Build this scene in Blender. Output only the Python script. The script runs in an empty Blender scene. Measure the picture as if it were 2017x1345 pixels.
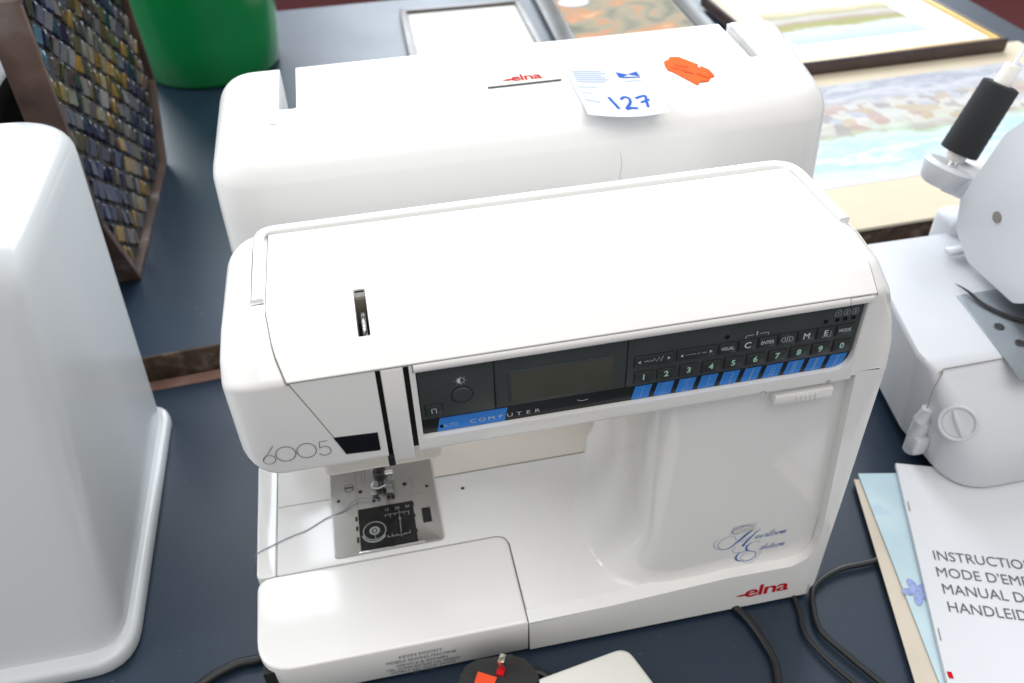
import bpy, bmesh, math, random
from mathutils import Vector, Matrix
random.seed(7)
S = bpy.context.scene
COL = S.collection

# ------------------------------------------------------------------ camera
R = ((0.97945766, -0.19966026, -0.02825721),
     (-0.14855636, -0.61969297, -0.77065662),
     (0.13635871, 0.75902332, -0.63662383))
C = Vector((-0.26415107, -0.31153825, 0.53719622))
cd = bpy.data.cameras.new('camera'); cam = bpy.data.objects.new('camera', cd); COL.objects.link(cam)
rx, ry, rz = Vector(R[0]), -Vector(R[1]), -Vector(R[2])
cam.matrix_world = Matrix(((rx.x, ry.x, rz.x, C.x), (rx.y, ry.y, rz.y, C.y), (rx.z, ry.z, rz.z, C.z), (0, 0, 0, 1)))
cd.sensor_fit = 'HORIZONTAL'; cd.sensor_width = 36.0; cd.lens = 1695.2 / 2017 * 36
cd.clip_start = 0.01; cd.clip_end = 60
cd.dof.use_dof = True; cd.dof.focus_distance = 0.47; cd.dof.aperture_fstop = 10.0
S.camera = cam

# ------------------------------------------------------------------ light
w = bpy.data.worlds.new('World'); S.world = w; w.use_nodes = True
bgn = w.node_tree.nodes['Background']
bgn.inputs[0].default_value = (0.985, 0.992, 1.0, 1); bgn.inputs[1].default_value = 0.62
def area(name, loc, target, sx, sy, power, col):
    l = bpy.data.lights.new(name, 'AREA'); l.shape = 'RECTANGLE'; l.size = sx; l.size_y = sy
    l.energy = power; l.color = col
    o = bpy.data.objects.new(name, l); COL.objects.link(o); o.location = loc
    o.rotation_euler = (Vector(target) - Vector(loc)).to_track_quat('-Z', 'Y').to_euler()
    return o
for x_ in (-1.35, 0.15, 1.65): area('window_light', (x_, 3.2, 2.25), (x_ * 0.6, 0.0, 1.5), 0.95, 3.4, 74, (0.84, 0.92, 1.0))
for y_ in (0.35, 1.45): area('window_light', (-2.6, y_, 2.0), (0, 0.1, 0.6), 0.6, 1.5, 24, (0.92, 0.96, 1.0))
area('overhead_fill', (0.1, -0.7, 2.4), (0, 0.1, 0.1), 2.2, 1.6, 20, (1.0, 0.96, 0.9))  # added fill without a visible source, brightens front faces and upward ledges
S.view_settings.view_transform = 'Standard'; S.view_settings.look = 'None'
S.view_settings.exposure = 0.2; S.view_settings.gamma = 1.0
S.render.engine = 'CYCLES'

# ------------------------------------------------------------------ materials
M = {}
def nt_mat(name):
    m = bpy.data.materials.new(name); m.use_nodes = True
    return m, m.node_tree, m.node_tree.nodes['Principled BSDF']
def mat(name, col, rough=0.4, metal=0.0, spec=0.5, var=0.04, vscale=25, rvar=0.08, bump=0.0, bscale=400, coat=0.0, trans=0.0, alpha=1.0, coord='Object', specks=0.0):
    m, nt, b = nt_mat(name); N = nt.nodes; L = nt.links
    tc = N.new('ShaderNodeTexCoord')
    nz = N.new('ShaderNodeTexNoise'); nz.inputs['Scale'].default_value = vscale; nz.inputs['Detail'].default_value = 5
    L.new(tc.outputs[coord], nz.inputs['Vector'])
    rp = N.new('ShaderNodeValToRGB'); rp.color_ramp.elements[0].position = 0.3; rp.color_ramp.elements[1].position = 0.72
    rp.color_ramp.elements[0].color = tuple(c * (1 - var) for c in col) + (1,)
    rp.color_ramp.elements[1].color = tuple(min(1, c * (1 + var)) for c in col) + (1,)
    L.new(nz.outputs['Fac'], rp.inputs['Fac']); L.new(rp.outputs['Color'], b.inputs['Base Color'])
    if specks:
        ns = N.new('ShaderNodeTexNoise'); ns.inputs['Scale'].default_value = 115; ns.inputs['Detail'].default_value = 2
        L.new(tc.outputs[coord], ns.inputs['Vector'])
        rs_ = N.new('ShaderNodeValToRGB'); rs_.color_ramp.elements[0].position = 0.745; rs_.color_ramp.elements[1].position = 0.775
        rs_.color_ramp.elements[0].color = (0, 0, 0, 1); rs_.color_ramp.elements[1].color = (specks,) * 3 + (1,)
        n3 = N.new('ShaderNodeTexNoise'); n3.inputs['Scale'].default_value = 6; n3.inputs['Detail'].default_value = 6; n3.inputs['Distortion'].default_value = 0.6
        L.new(tc.outputs[coord], n3.inputs['Vector'])
        r3 = N.new('ShaderNodeMapRange'); r3.inputs['From Min'].default_value = 0.55; r3.inputs['From Max'].default_value = 0.75; r3.inputs['To Max'].default_value = 0.06
        L.new(n3.outputs['Fac'], r3.inputs['Value'])
        ad = N.new('ShaderNodeMath'); ad.operation = 'ADD'; ad.use_clamp = True; L.new(rs_.outputs['Color'], ad.inputs[0]); L.new(r3.outputs['Result'], ad.inputs[1])
        mx = N.new('ShaderNodeMix'); mx.data_type = 'RGBA'; mx.inputs[7].default_value = (0.42, 0.36, 0.28, 1)
        L.new(ad.outputs[0], mx.inputs[0]); L.new(rp.outputs['Color'], mx.inputs[6]); L.new(mx.outputs[2], b.inputs['Base Color'])
    mr = N.new('ShaderNodeMapRange'); mr.inputs['To Min'].default_value = max(0.02, rough - rvar); mr.inputs['To Max'].default_value = min(1, rough + rvar)
    L.new(nz.outputs['Fac'], mr.inputs['Value']); L.new(mr.outputs['Result'], b.inputs['Roughness'])
    b.inputs['Metallic'].default_value = metal; b.inputs['Specular IOR Level'].default_value = spec
    b.inputs['Coat Weight'].default_value = coat; b.inputs['Transmission Weight'].default_value = trans; b.inputs['Alpha'].default_value = alpha
    if bump:
        n2 = N.new('ShaderNodeTexNoise'); n2.inputs['Scale'].default_value = bscale; n2.inputs['Detail'].default_value = 3
        L.new(tc.outputs[coord], n2.inputs['Vector'])
        bp = N.new('ShaderNodeBump'); bp.inputs['Strength'].default_value = bump; bp.inputs['Distance'].default_value = 0.001
        L.new(n2.outputs['Fac'], bp.inputs['Height']); L.new(bp.outputs['Normal'], b.inputs['Normal'])
    M[name] = m; return m

mat('white_plastic', (0.81, 0.80, 0.785), 0.11, var=0.012, vscale=9, rvar=0.02, bump=0.015, bscale=900, specks=0.8)
mat('warm_plastic', (0.81, 0.795, 0.77), 0.15, var=0.012, vscale=9, rvar=0.015, bump=0.015, bscale=900, specks=0.8)
mat('cream_plastic', (0.78, 0.735, 0.66), 0.3, var=0.02, vscale=9)
mat('cover_plastic', (0.80, 0.79, 0.775), 0.2, var=0.015, vscale=7, rvar=0.05, bump=0.01, bscale=700, specks=0.8)
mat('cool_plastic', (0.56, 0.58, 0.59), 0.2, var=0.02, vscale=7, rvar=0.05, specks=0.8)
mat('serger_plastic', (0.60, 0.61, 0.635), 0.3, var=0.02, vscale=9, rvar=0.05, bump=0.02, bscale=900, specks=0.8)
mat('groove', (0.22, 0.20, 0.17), 0.7)
mat('dark_gap', (0.012, 0.011, 0.010), 0.7)
mat('black_gloss', (0.006, 0.006, 0.007), 0.12)
mat('panel_dark', (0.040, 0.047, 0.047), 0.45, var=0.08, vscale=60, bump=0.05, bscale=1500)
mat('panel_black', (0.010, 0.011, 0.012), 0.3)
mat('key_dark', (0.026, 0.031, 0.031), 0.4)
mat('lcd', (0.075, 0.075, 0.058), 0.18, var=0.3, vscale=14)
mat('blue_print', (0.028, 0.20, 0.62), 0.4, var=0.03)
mat('pale_ink', (0.52, 0.56, 0.60), 0.5, var=0.02)
mat('green_ink', (0.36, 0.62, 0.48), 0.5, var=0.02)
mat('light_blue_ink', (0.30, 0.52, 0.80), 0.5, var=0.02)
mat('grey_ink', (0.13, 0.14, 0.15), 0.85, var=0.02, spec=0.08)
mat('red_ink', (0.50, 0.010, 0.016), 0.85, var=0.05, spec=0.08)
mat('blue_ink', (0.04, 0.14, 0.42), 0.85, var=0.05, spec=0.08)
mat('pen_ink', (0.02, 0.09, 0.42), 0.85, var=0.05, spec=0.08)
mat('faint_ink', (0.30, 0.36, 0.55), 0.85, var=0.05, spec=0.08)
mat('steel', (0.42, 0.41, 0.39), 0.34, metal=1.0, var=0.1, vscale=30, rvar=0.08)
mat('chrome', (0.75, 0.75, 0.75), 0.14, metal=1.0, var=0.05)
mat('dark_steel', (0.07, 0.07, 0.07), 0.35, metal=0.8, var=0.2)
mat('clear_dark', (0.012, 0.012, 0.012), 0.3, var=0.6, vscale=120, spec=0.25)
mat('bobbin_clear', (0.34, 0.36, 0.36), 0.2, var=0.1)
mat('foot_clear', (0.55, 0.56, 0.55), 0.15, trans=0.6)
mat('thread', (0.22, 0.24, 0.30), 0.8)
mat('label_paper', (0.56, 0.585, 0.63), 0.85, var=0.01, spec=0.08)
mat('badge_paper', (0.70, 0.67, 0.58), 0.85, var=0.01, spec=0.08)
mat('orange_paper', (0.74, 0.11, 0.02), 0.85, var=0.05, spec=0.08)
mat('orange_ink', (0.25, 0.02, 0.01), 0.85, spec=0.08)
mat('cable', (0.010, 0.010, 0.011), 0.38)
mat('plug_black', (0.018, 0.017, 0.017), 0.5, bump=0.05)
mat('plug_orange', (0.85, 0.075, 0.015), 0.5, var=0.04)
mat('pin_metal', (0.62, 0.58, 0.50), 0.25, metal=1.0)
mat('pedal_white', (0.78, 0.77, 0.71), 0.3, var=0.02, specks=0.8)
mat('frame_brown', (0.050, 0.030, 0.026), 0.35, var=0.25, vscale=40)
mat('frame_black', (0.020, 0.017, 0.014), 0.35, var=0.2)
mat('frame_gold', (0.62, 0.40, 0.12), 0.4, metal=0.4, var=0.15)
mat('mount_cream', (0.62, 0.54, 0.41), 0.9, var=0.02, spec=0.1)
mat('mount_white', (0.66, 0.66, 0.61), 0.9, var=0.01, spec=0.1)
mat('paper_white', (0.66, 0.67, 0.70), 0.85, var=0.01, bump=0.02, bscale=300, spec=0.08)
mat('paper_tan', (0.60, 0.53, 0.44), 0.85, var=0.08, spec=0.08)
mat('spool_thread', (0.013, 0.013, 0.014), 0.85, bump=0.5, bscale=1200)
mat('spool_core', (0.74, 0.70, 0.64), 0.5)
mat('serger_steel', (0.30, 0.32, 0.34), 0.36, metal=0.9, var=0.08)
mat('grout', (0.012, 0.011, 0.010), 0.7)
mat('flower_ink', (0.30, 0.36, 0.62), 0.8, var=0.25, vscale=220, spec=0.08)
mat('frame_line', (0.42, 0.41, 0.36), 0.4)

def ramp_mat(name, stops, build, rough=0.6, spec=0.3):
    m, nt, b = nt_mat(name); N = nt.nodes; L = nt.links
    fac = build(N, L)
    rp = N.new('ShaderNodeValToRGB'); el = rp.color_ramp.elements
    while len(el) > 1: el.remove(el[0])
    el[0].position = stops[0][0]; el[0].color = stops[0][1] + (1,)
    for p, c in stops[1:]:
        e = el.new(p); e.color = c + (1,)
    L.new(fac, rp.inputs['Fac']); L.new(rp.outputs['Color'], b.inputs['Base Color'])
    b.inputs['Roughness'].default_value = rough; b.inputs['Specular IOR Level'].default_value = spec
    M[name] = m; return m, nt, b, rp

# blue-grey laminate table top, faintly speckled
def tbl():
    m, nt, b = nt_mat('table_blue'); N = nt.nodes; L = nt.links
    tc = N.new('ShaderNodeTexCoord')
    a = N.new('ShaderNodeTexNoise'); a.inputs['Scale'].default_value = 5; a.inputs['Detail'].default_value = 6
    f = N.new('ShaderNodeTexNoise'); f.inputs['Scale'].default_value = 900; f.inputs['Detail'].default_value = 2
    L.new(tc.outputs['Object'], a.inputs['Vector']); L.new(tc.outputs['Object'], f.inputs['Vector'])
    mx = N.new('ShaderNodeMix'); mx.data_type = 'FLOAT'; mx.inputs[0].default_value = 0.45
    L.new(a.outputs['Fac'], mx.inputs[2]); L.new(f.outputs['Fac'], mx.inputs[3])
    rp = N.new('ShaderNodeValToRGB'); rp.color_ramp.elements[0].position = 0.35; rp.color_ramp.elements[1].position = 0.68
    rp.color_ramp.elements[0].color = (0.0065, 0.0175, 0.0345, 1); rp.color_ramp.elements[1].color = (0.0115, 0.0265, 0.0495, 1)
    L.new(mx.outputs[0], rp.inputs['Fac']); L.new(rp.outputs['Color'], b.inputs['Base Color'])
    mr = N.new('ShaderNodeMapRange'); mr.inputs['To Min'].default_value = 0.30; mr.inputs['To Max'].default_value = 0.52
    L.new(a.outputs['Fac'], mr.inputs['Value']); L.new(mr.outputs['Result'], b.inputs['Roughness'])
    ln = N.new('ShaderNodeTexNoise'); ln.inputs['Scale'].default_value = 210; ln.inputs['Detail'].default_value = 2; L.new(tc.outputs['Object'], ln.inputs['Vector'])
    lr = N.new('ShaderNodeValToRGB'); lr.color_ramp.elements[0].position = 0.74; lr.color_ramp.elements[1].position = 0.78
    lr.color_ramp.elements[0].color = (0, 0, 0, 1); lr.color_ramp.elements[1].color = (0.35, 0.35, 0.35, 1); L.new(ln.outputs['Fac'], lr.inputs['Fac'])
    mm = N.new('ShaderNodeMix'); mm.data_type = 'RGBA'; mm.inputs[7].default_value = (0.30, 0.30, 0.29, 1)
    L.new(lr.outputs['Color'], mm.inputs[0]); L.new(rp.outputs['Color'], mm.inputs[6]); L.new(mm.outputs[2], b.inputs['Base Color'])
    b.inputs['Specular IOR Level'].default_value = 0.5
    bp = N.new('ShaderNodeBump'); bp.inputs['Strength'].default_value = 0.12; bp.inputs['Distance'].default_value = 0.0006
    L.new(f.outputs['Fac'], bp.inputs['Height']); L.new(bp.outputs['Normal'], b.inputs['Normal'])
    M['table_blue'] = m
tbl()
def noise_fac(scale, detail=6, dist=0.0, stretch=(1, 1, 1)):
    def f(N, L):
        tc = N.new('ShaderNodeTexCoord'); mp = N.new('ShaderNodeMapping'); mp.inputs['Scale'].default_value = stretch
        L.new(tc.outputs['Object'], mp.inputs['Vector'])
        n = N.new('ShaderNodeTexNoise'); n.inputs['Scale'].default_value = scale; n.inputs['Detail'].default_value = detail; n.inputs['Distortion'].default_value = dist
        L.new(mp.outputs['Vector'], n.inputs['Vector']); return n.outputs['Fac']
    return f
ramp_mat('table_edge_wood', [(0.35, (0.040, 0.026, 0.017)), (0.55, (0.085, 0.055, 0.035)), (0.7, (0.19, 0.14, 0.115))], noise_fac(60, 8, 0.3, (1, 1, 1)), 0.7)
ramp_mat('table_lip_wood', [(0.35, (0.16, 0.085, 0.065)), (0.6, (0.26, 0.15, 0.12)), (0.7, (0.42, 0.34, 0.27))], noise_fac(22, 5, 0.2), 0.6)
ramp_mat('carpet', [(0.3, (0.055, 0.008, 0.009)), (0.7, (0.10, 0.016, 0.017))], noise_fac(120, 4), 0.95)
ramp_mat('green_plastic', [(0.3, (0.004, 0.18, 0.045)), (0.7, (0.006, 0.215, 0.056))], noise_fac(6, 3), 0.2, 0.5)
ramp_mat('tray_wood', [(0.30, (0.028, 0.016, 0.012)), (0.50, (0.065, 0.036, 0.026)), (0.62, (0.10, 0.060, 0.046)), (0.68, (0.15, 0.13, 0.12))], noise_fac(16, 5, 0.6), 0.45)
ramp_mat('blue_cover_paper', [(0.3, (0.40, 0.54, 0.60)), (0.56, (0.52, 0.65, 0.70)), (0.62, (0.46, 0.58, 0.68)), (0.70, (0.28, 0.33, 0.58))], noise_fac(14, 3, 0.4), 0.5)

# painted pictures: bands along generated Y, broken up by noise
def painting(name, stops, wob=0.18, scale=5.0, blotch=None, rough=0.35):
    def f(N, L):
        tc = N.new('ShaderNodeTexCoord'); sp = N.new('ShaderNodeSeparateXYZ'); L.new(tc.outputs['Generated'], sp.inputs[0])
        n = N.new('ShaderNodeTexNoise'); n.inputs['Scale'].default_value = scale; n.inputs['Detail'].default_value = 7
        mp = N.new('ShaderNodeMapping'); mp.inputs['Scale'].default_value = (1, 2.2, 1)
        L.new(tc.outputs['Generated'], mp.inputs['Vector']); L.new(mp.outputs['Vector'], n.inputs['Vector'])
        s = N.new('ShaderNodeMath'); s.operation = 'SUBTRACT'; s.inputs[1].default_value = 0.5; L.new(n.outputs['Fac'], s.inputs[0])
        k = N.new('ShaderNodeMath'); k.operation = 'MULTIPLY_ADD'; k.inputs[1].default_value = wob
        n2 = N.new('ShaderNodeTexNoise'); n2.inputs['Scale'].default_value = 17; n2.inputs['Detail'].default_value = 5; n2.inputs['Distortion'].default_value = 0.8
        L.new(tc.outputs['Generated'], n2.inputs['Vector'])
        s2 = N.new('ShaderNodeMath'); s2.operation = 'MULTIPLY_ADD'; s2.inputs[1].default_value = 0.55; s2.inputs[2].default_value = -0.275; L.new(n2.outputs['Fac'], s2.inputs[0])
        s3 = N.new('ShaderNodeMath'); s3.operation = 'ADD'; L.new(s.outputs[0], s3.inputs[0]); L.new(s2.outputs[0], s3.inputs[1])
        L.new(s3.outputs[0], k.inputs[0]); L.new(sp.outputs['Y'], k.inputs[2]); return k.outputs[0]
    stops = [(p, tuple(v * 0.74 for v in c)) for p, c in stops]
    m, nt, b, rp = ramp_mat(name, stops, f, 0.85, 0.08)
    if blotch:
        N = nt.nodes; L = nt.links; tc = N.new('ShaderNodeTexCoord'); sp = N.new('ShaderNodeSeparateXYZ'); L.new(tc.outputs['Generated'], sp.inputs[0])
        lo, hi, sc, cols, amt = blotch
        mp = N.new('ShaderNodeMapping'); mp.inputs['Scale'].default_value = sc; L.new(tc.outputs['Generated'], mp.inputs['Vector'])
        v = N.new('ShaderNodeTexVoronoi'); v.distance = 'CHEBYCHEV'; v.inputs['Scale'].default_value = 1; L.new(mp.outputs['Vector'], v.inputs['Vector'])
        sv = N.new('ShaderNodeSeparateColor'); L.new(v.outputs['Color'], sv.inputs[0])
        r2 = N.new('ShaderNodeValToRGB'); r2.color_ramp.interpolation = 'CONSTANT'; el = r2.color_ramp.elements
        while len(el) > 1: el.remove(el[0])
        cols = [tuple(v * 0.74 for v in c) for c in cols]
        el[0].position = 0; el[0].color = cols[0] + (1,)
        for i, c in enumerate(cols[1:]): e = el.new((i + 1) / len(cols)); e.color = c + (1,)
        L.new(sv.outputs[0], r2.inputs['Fac'])
        win = N.new('ShaderNodeValToRGB'); e = win.color_ramp.elements; e[0].position = lo; e[0].color = (0, 0, 0, 1); e[1].position = hi; e[1].color = (0, 0, 0, 1)
        q = win.color_ramp.elements.new((lo + hi) / 2 - (hi - lo) * 0.3); q.color = (amt,) * 3 + (1,)
        q = win.color_ramp.elements.new((lo + hi) / 2 + (hi - lo) * 0.3); q.color = (amt,) * 3 + (1,)
        L.new(sp.outputs['Y'], win.inputs['Fac'])
        mx = N.new('ShaderNodeMix'); mx.data_type = 'RGBA'; L.new(win.outputs['Color'], mx.inputs[0])
        L.new(rp.outputs['Color'], mx.inputs[6]); L.new(r2.outputs['Color'], mx.inputs[7]); L.new(mx.outputs[2], b.inputs['Base Color'])
painting('harbour_painting', [(0.0, (0.72, 0.72, 0.74)), (0.10, (0.66, 0.72, 0.78)), (0.18, (0.48, 0.66, 0.80)), (0.24, (0.74, 0.80, 0.84)), (0.32, (0.50, 0.68, 0.82)), (0.38, (0.66, 0.77, 0.83)),
    (0.44, (0.52, 0.62, 0.46)), (0.50, (0.46, 0.42, 0.38)), (0.56, (0.68, 0.66, 0.60)), (0.64, (0.52, 0.50, 0.50)), (0.70, (0.64, 0.62, 0.60)), (0.78, (0.50, 0.51, 0.57)), (0.86, (0.66, 0.66, 0.70)), (0.93, (0.44, 0.46, 0.54)), (1.0, (0.66, 0.67, 0.69))],
    0.38, 3.4, (0.42, 0.80, (26, 16, 1), [(0.70, 0.69, 0.62), (0.40, 0.37, 0.38), (0.72, 0.71, 0.66), (0.58, 0.46, 0.32), (0.52, 0.55, 0.64), (0.66, 0.66, 0.58), (0.55, 0.38, 0.36), (0.70, 0.71, 0.70)], 0.65), 0.5)
painting('landscape_painting', [(0.0, (0.55, 0.68, 0.80)), (0.2, (0.66, 0.75, 0.82)), (0.33, (0.70, 0.75, 0.78)), (0.40, (0.46, 0.44, 0.20)), (0.50, (0.42, 0.42, 0.20)), (0.56, (0.50, 0.40, 0.34)),
    (0.66, (0.66, 0.64, 0.60)), (0.74, (0.50, 0.48, 0.34)), (0.82, (0.70, 0.62, 0.38)), (0.92, (0.72, 0.69, 0.60)), (1.0, (0.74, 0.75, 0.74))], 0.22, 3.2, None, 0.35)
ramp_mat('still_life_painting', [(0.25, (0.09, 0.09, 0.07)), (0.40, (0.20, 0.19, 0.14)), (0.5, (0.28, 0.24, 0.17)), (0.58, (0.42, 0.20, 0.10)), (0.66, (0.50, 0.33, 0.20)), (0.75, (0.55, 0.52, 0.48))], noise_fac(11, 5, 1.2), 0.7, 0.1)

TILE = []
for i, c in enumerate([(0.012, 0.016, 0.05), (0.02, 0.028, 0.085), (0.025, 0.027, 0.035), (0.07, 0.05, 0.04), (0.15, 0.105, 0.02), (0.24, 0.17, 0.04),
                       (0.05, 0.15, 0.22), (0.13, 0.115, 0.10), (0.05, 0.033, 0.025), (0.30, 0.18, 0.04), (0.075, 0.07, 0.025), (0.22, 0.21, 0.19)]):
    mat('tile_glass_%d' % i, tuple(v * 0.6 for v in c), 0.14, var=0.25, vscale=60, rvar=0.08, spec=0.35); TILE.append('tile_glass_%d' % i)

# ------------------------------------------------------------------ helpers
def finish(bm, smooth=True, ang=40):
    bmesh.ops.recalc_face_normals(bm, faces=bm.faces[:])
    me = bpy.data.meshes.new('m'); bm.to_mesh(me); bm.free()
    if smooth:
        me.polygons.foreach_set('use_smooth', [True] * len(me.polygons)); me.set_sharp_from_angle(angle=math.radians(ang))
    return me
def link(name, me, m, parent=None, label=None):
    me.name = name; o = bpy.data.objects.new(name, me); COL.objects.link(o)
    if m: me.materials.clear(); me.materials.append(M[m])
    if parent is not None:
        o.parent = parent
        if parent.type == 'EMPTY': o.matrix_parent_inverse = Matrix.Translation(parent.location).inverted()
    if label: o['label'] = label
    return o
def thing(name, loc, label, cat, group=None):
    o = bpy.data.objects.new(name, None); COL.objects.link(o); o.location = loc; o.empty_display_size = 0.02
    o['label'] = label; o['category'] = cat
    if group: o['group'] = group
    return o
def tag(o, label, cat, group=None):
    o['label'] = label; o['category'] = cat
    if group: o['group'] = group
    return o
def struct(o): o['kind'] = 'structure'; return o

def bm_box(bm, x0, x1, y0, y1, z0, z1, bev=0, seg=2):
    r = bmesh.ops.create_cube(bm, size=1)
    for v in r['verts']:
        v.co = Vector(((x0 + x1) / 2 + v.co.x * (x1 - x0), (y0 + y1) / 2 + v.co.y * (y1 - y0), (z0 + z1) / 2 + v.co.z * (z1 - z0)))
    if bev:
        es = list({e for v in r['verts'] for e in v.link_edges})
        bmesh.ops.bevel(bm, geom=es, offset=bev, segments=seg, profile=0.5, affect='EDGES')
    return bm
def box(name, x0, x1, y0, y1, z0, z1, m, parent=None, bev=0, seg=2, label=None):
    return link(name, finish(bm_box(bmesh.new(), x0, x1, y0, y1, z0, z1, bev, seg)), m, parent, label)
def fillet(pts, radii, seg=5):
    n = len(pts); out = []
    for i in range(n):
        p = Vector(pts[i]); a = Vector(pts[i - 1]) - p; b = Vector(pts[(i + 1) % n]) - p
        r = radii[i] if isinstance(radii, (list, tuple)) else radii
        if r <= 0: out.append(p); continue
        la, lb = a.length, b.length; a.normalize(); b.normalize()
        ang = a.angle(b); d = min(r / math.tan(ang / 2), la * 0.49, lb * 0.49)
        p0, p1 = p + a * d, p + b * d
        for k in range(seg + 1):
            t = k / seg; out.append(p0 * (1 - t) ** 2 + p * 2 * t * (1 - t) + p1 * t * t)
    return out
def plane_map(plane):
    # 2-D (u,v) plus depth d -> world
    if plane == 'xz': return lambda u, v, d: Vector((u, d, v))
    if plane == 'xy': return lambda u, v, d: Vector((u, v, d))
    if plane == 'yz': return lambda u, v, d: Vector((d, u, v))
def bm_prism(bm, pts, d0, d1, plane, bev=0, seg=2):
    f = plane_map(plane)
    a = [bm.verts.new(f(p[0], p[1], d0)) for p in pts]; b = [bm.verts.new(f(p[0], p[1], d1)) for p in pts]
    n = len(pts); f0 = bm.faces.new(a); f1 = bm.faces.new(b[::-1])
    for i in range(n): bm.faces.new((a[i], b[i], b[(i + 1) % n], a[(i + 1) % n]))
    if bev: bmesh.ops.bevel(bm, geom=list(f0.edges) + list(f1.edges), offset=bev, segments=seg, profile=0.5, affect='EDGES')
    return bm
def prism(name, pts, d0, d1, plane, m, parent=None, bev=0, seg=2, label=None):
    return link(name, finish(bm_prism(bmesh.new(), pts, d0, d1, plane, bev, seg)), m, parent, label)
def bm_loft(bm, loops, cap0=True, cap1=True):
    vs = [[bm.verts.new(p) for p in lp] for lp in loops]; n = len(vs[0])
    for a, b in zip(vs, vs[1:]):
        for i in range(n): bm.faces.new((a[i], a[(i + 1) % n], b[(i + 1) % n], b[i]))
    if cap0: bm.faces.new(vs[0][::-1])
    if cap1: bm.faces.new(vs[-1])
    return vs
def loft(name, loops, m, parent=None, ang=40, label=None):
    bm = bmesh.new(); bm_loft(bm, loops); return link(name, finish(bm, True, ang), m, parent, label)
def catmull(pts, n=8, closed=False):
    P = [Vector(p) for p in pts]; out = []; k = len(P)
    for i in range(k if closed else k - 1):
        p0 = P[i - 1] if (i or closed) else P[0]; p1 = P[i]; p2 = P[(i + 1) % k]; p3 = P[(i + 2) % k] if (closed or i + 2 < k) else P[-1]
        for j in range(n):
            t = j / n
            out.append(0.5 * ((2 * p1) + (p2 - p0) * t + (2 * p0 - 5 * p1 + 4 * p2 - p3) * t * t + (3 * p1 - p0 - 3 * p2 + p3) * t ** 3))
    if not closed: out.append(P[-1])
    return out
def bm_tube(bm, pts, r, ns=8, closed=False):
    P = [Vector(p) for p in pts]; n = len(P); rings = []
    up = Vector((0, 0, 1))
    for i in range(n):
        t = (P[(i + 1) % n] - P[i - 1]) if closed else (P[min(i + 1, n - 1)] - P[max(i - 1, 0)])
        t.normalize(); s = t.cross(up)
        if s.length < 1e-3: s = t.cross(Vector((1, 0, 0)))
        s.normalize(); u = s.cross(t); rr = r[i] if isinstance(r, (list, tuple)) else r
        rings.append([P[i] + (s * math.cos(a) + u * math.sin(a)) * rr for a in [2 * math.pi * k / ns for k in range(ns)]])
    if closed: rings.append(rings[0]); 
    bm_loft(bm, rings, not closed, not closed)
    if closed: bmesh.ops.remove_doubles(bm, verts=bm.verts[:], dist=1e-7)
    return bm
def tube(name, pts, r, m, parent=None, ns=8, closed=False, label=None):
    return link(name, finish(bm_tube(bmesh.new(), pts, r, ns, closed)), m, parent, label)
def bm_cyl(bm, c, axis, r, h, n=20, r2=None, bev=0):
    ax = Vector(axis).normalized(); s = ax.cross(Vector((0.31, 0.87, 0.2))).normalized(); u = s.cross(ax); c = Vector(c); r2 = r if r2 is None else r2
    prof = [(0, r), (h, r2)] if not bev else [(0, r - bev), (bev, r), (h - bev, r2), (h, r2 - bev)]
    bm_loft(bm, [[c + ax * d + (s * math.cos(2 * math.pi * k / n) + u * math.sin(2 * math.pi * k / n)) * rr for k in range(n)] for d, rr in prof])
    return bm
def cyl(name, c, axis, r, h, m, parent=None, n=20, r2=None, bev=0, label=None):
    return link(name, finish(bm_cyl(bmesh.new(), c, axis, r, h, n, r2, bev)), m, parent, label)
def cut(ob, bm):
    me = finish(bm, False); t = bpy.data.objects.new('cutter', me); COL.objects.link(t)
    md = ob.modifiers.new('b', 'BOOLEAN'); md.object = t; md.operation = 'DIFFERENCE'; md.solver = 'EXACT'
    dg = bpy.context.evaluated_depsgraph_get(); dg.update()
    new = bpy.data.meshes.new_from_object(ob.evaluated_get(dg)); old = ob.data; mt = old.materials[0]; nm = old.name
    ob.modifiers.clear(); ob.data = new; new.materials.clear(); new.materials.append(mt)
    new.polygons.foreach_set('use_smooth', [True] * len(new.polygons)); new.set_sharp_from_angle(angle=math.radians(35))
    bpy.data.objects.remove(t); bpy.data.meshes.remove(old); new.name = nm
def frame(o, U, V):
    o, U, V = Vector(o), Vector(U).normalized(), Vector(V).normalized()
    return lambda u, v: o + U * u + V * v
def FX(y): return lambda u, v: Vector((u, y, v))          # print on a front face
def TZ(z): return lambda u, v: Vector((u, v, z))          # print on a top face
def text(name, s, size, f, x, z, m, parent, align='CENTER', xs=1.0, shear=0.0, bold=0.0, space=1.0, label=None):
    c = bpy.data.curves.new('t', 'FONT'); c.body = s; c.size = size; c.align_x = align; c.align_y = 'CENTER'; c.shear = shear
    c.offset = bold; c.space_character = space; c.resolution_u = 3
    t = bpy.data.objects.new('t', c); COL.objects.link(t)
    dg = bpy.context.evaluated_depsgraph_get(); dg.update()
    me = bpy.data.meshes.new_from_object(t.evaluated_get(dg))
    for v in me.vertices: v.co = f(x + v.co.x * xs, z + v.co.y)
    bpy.data.objects.remove(t); bpy.data.curves.remove(c)
    return link(name, me, m, parent, label)
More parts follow.
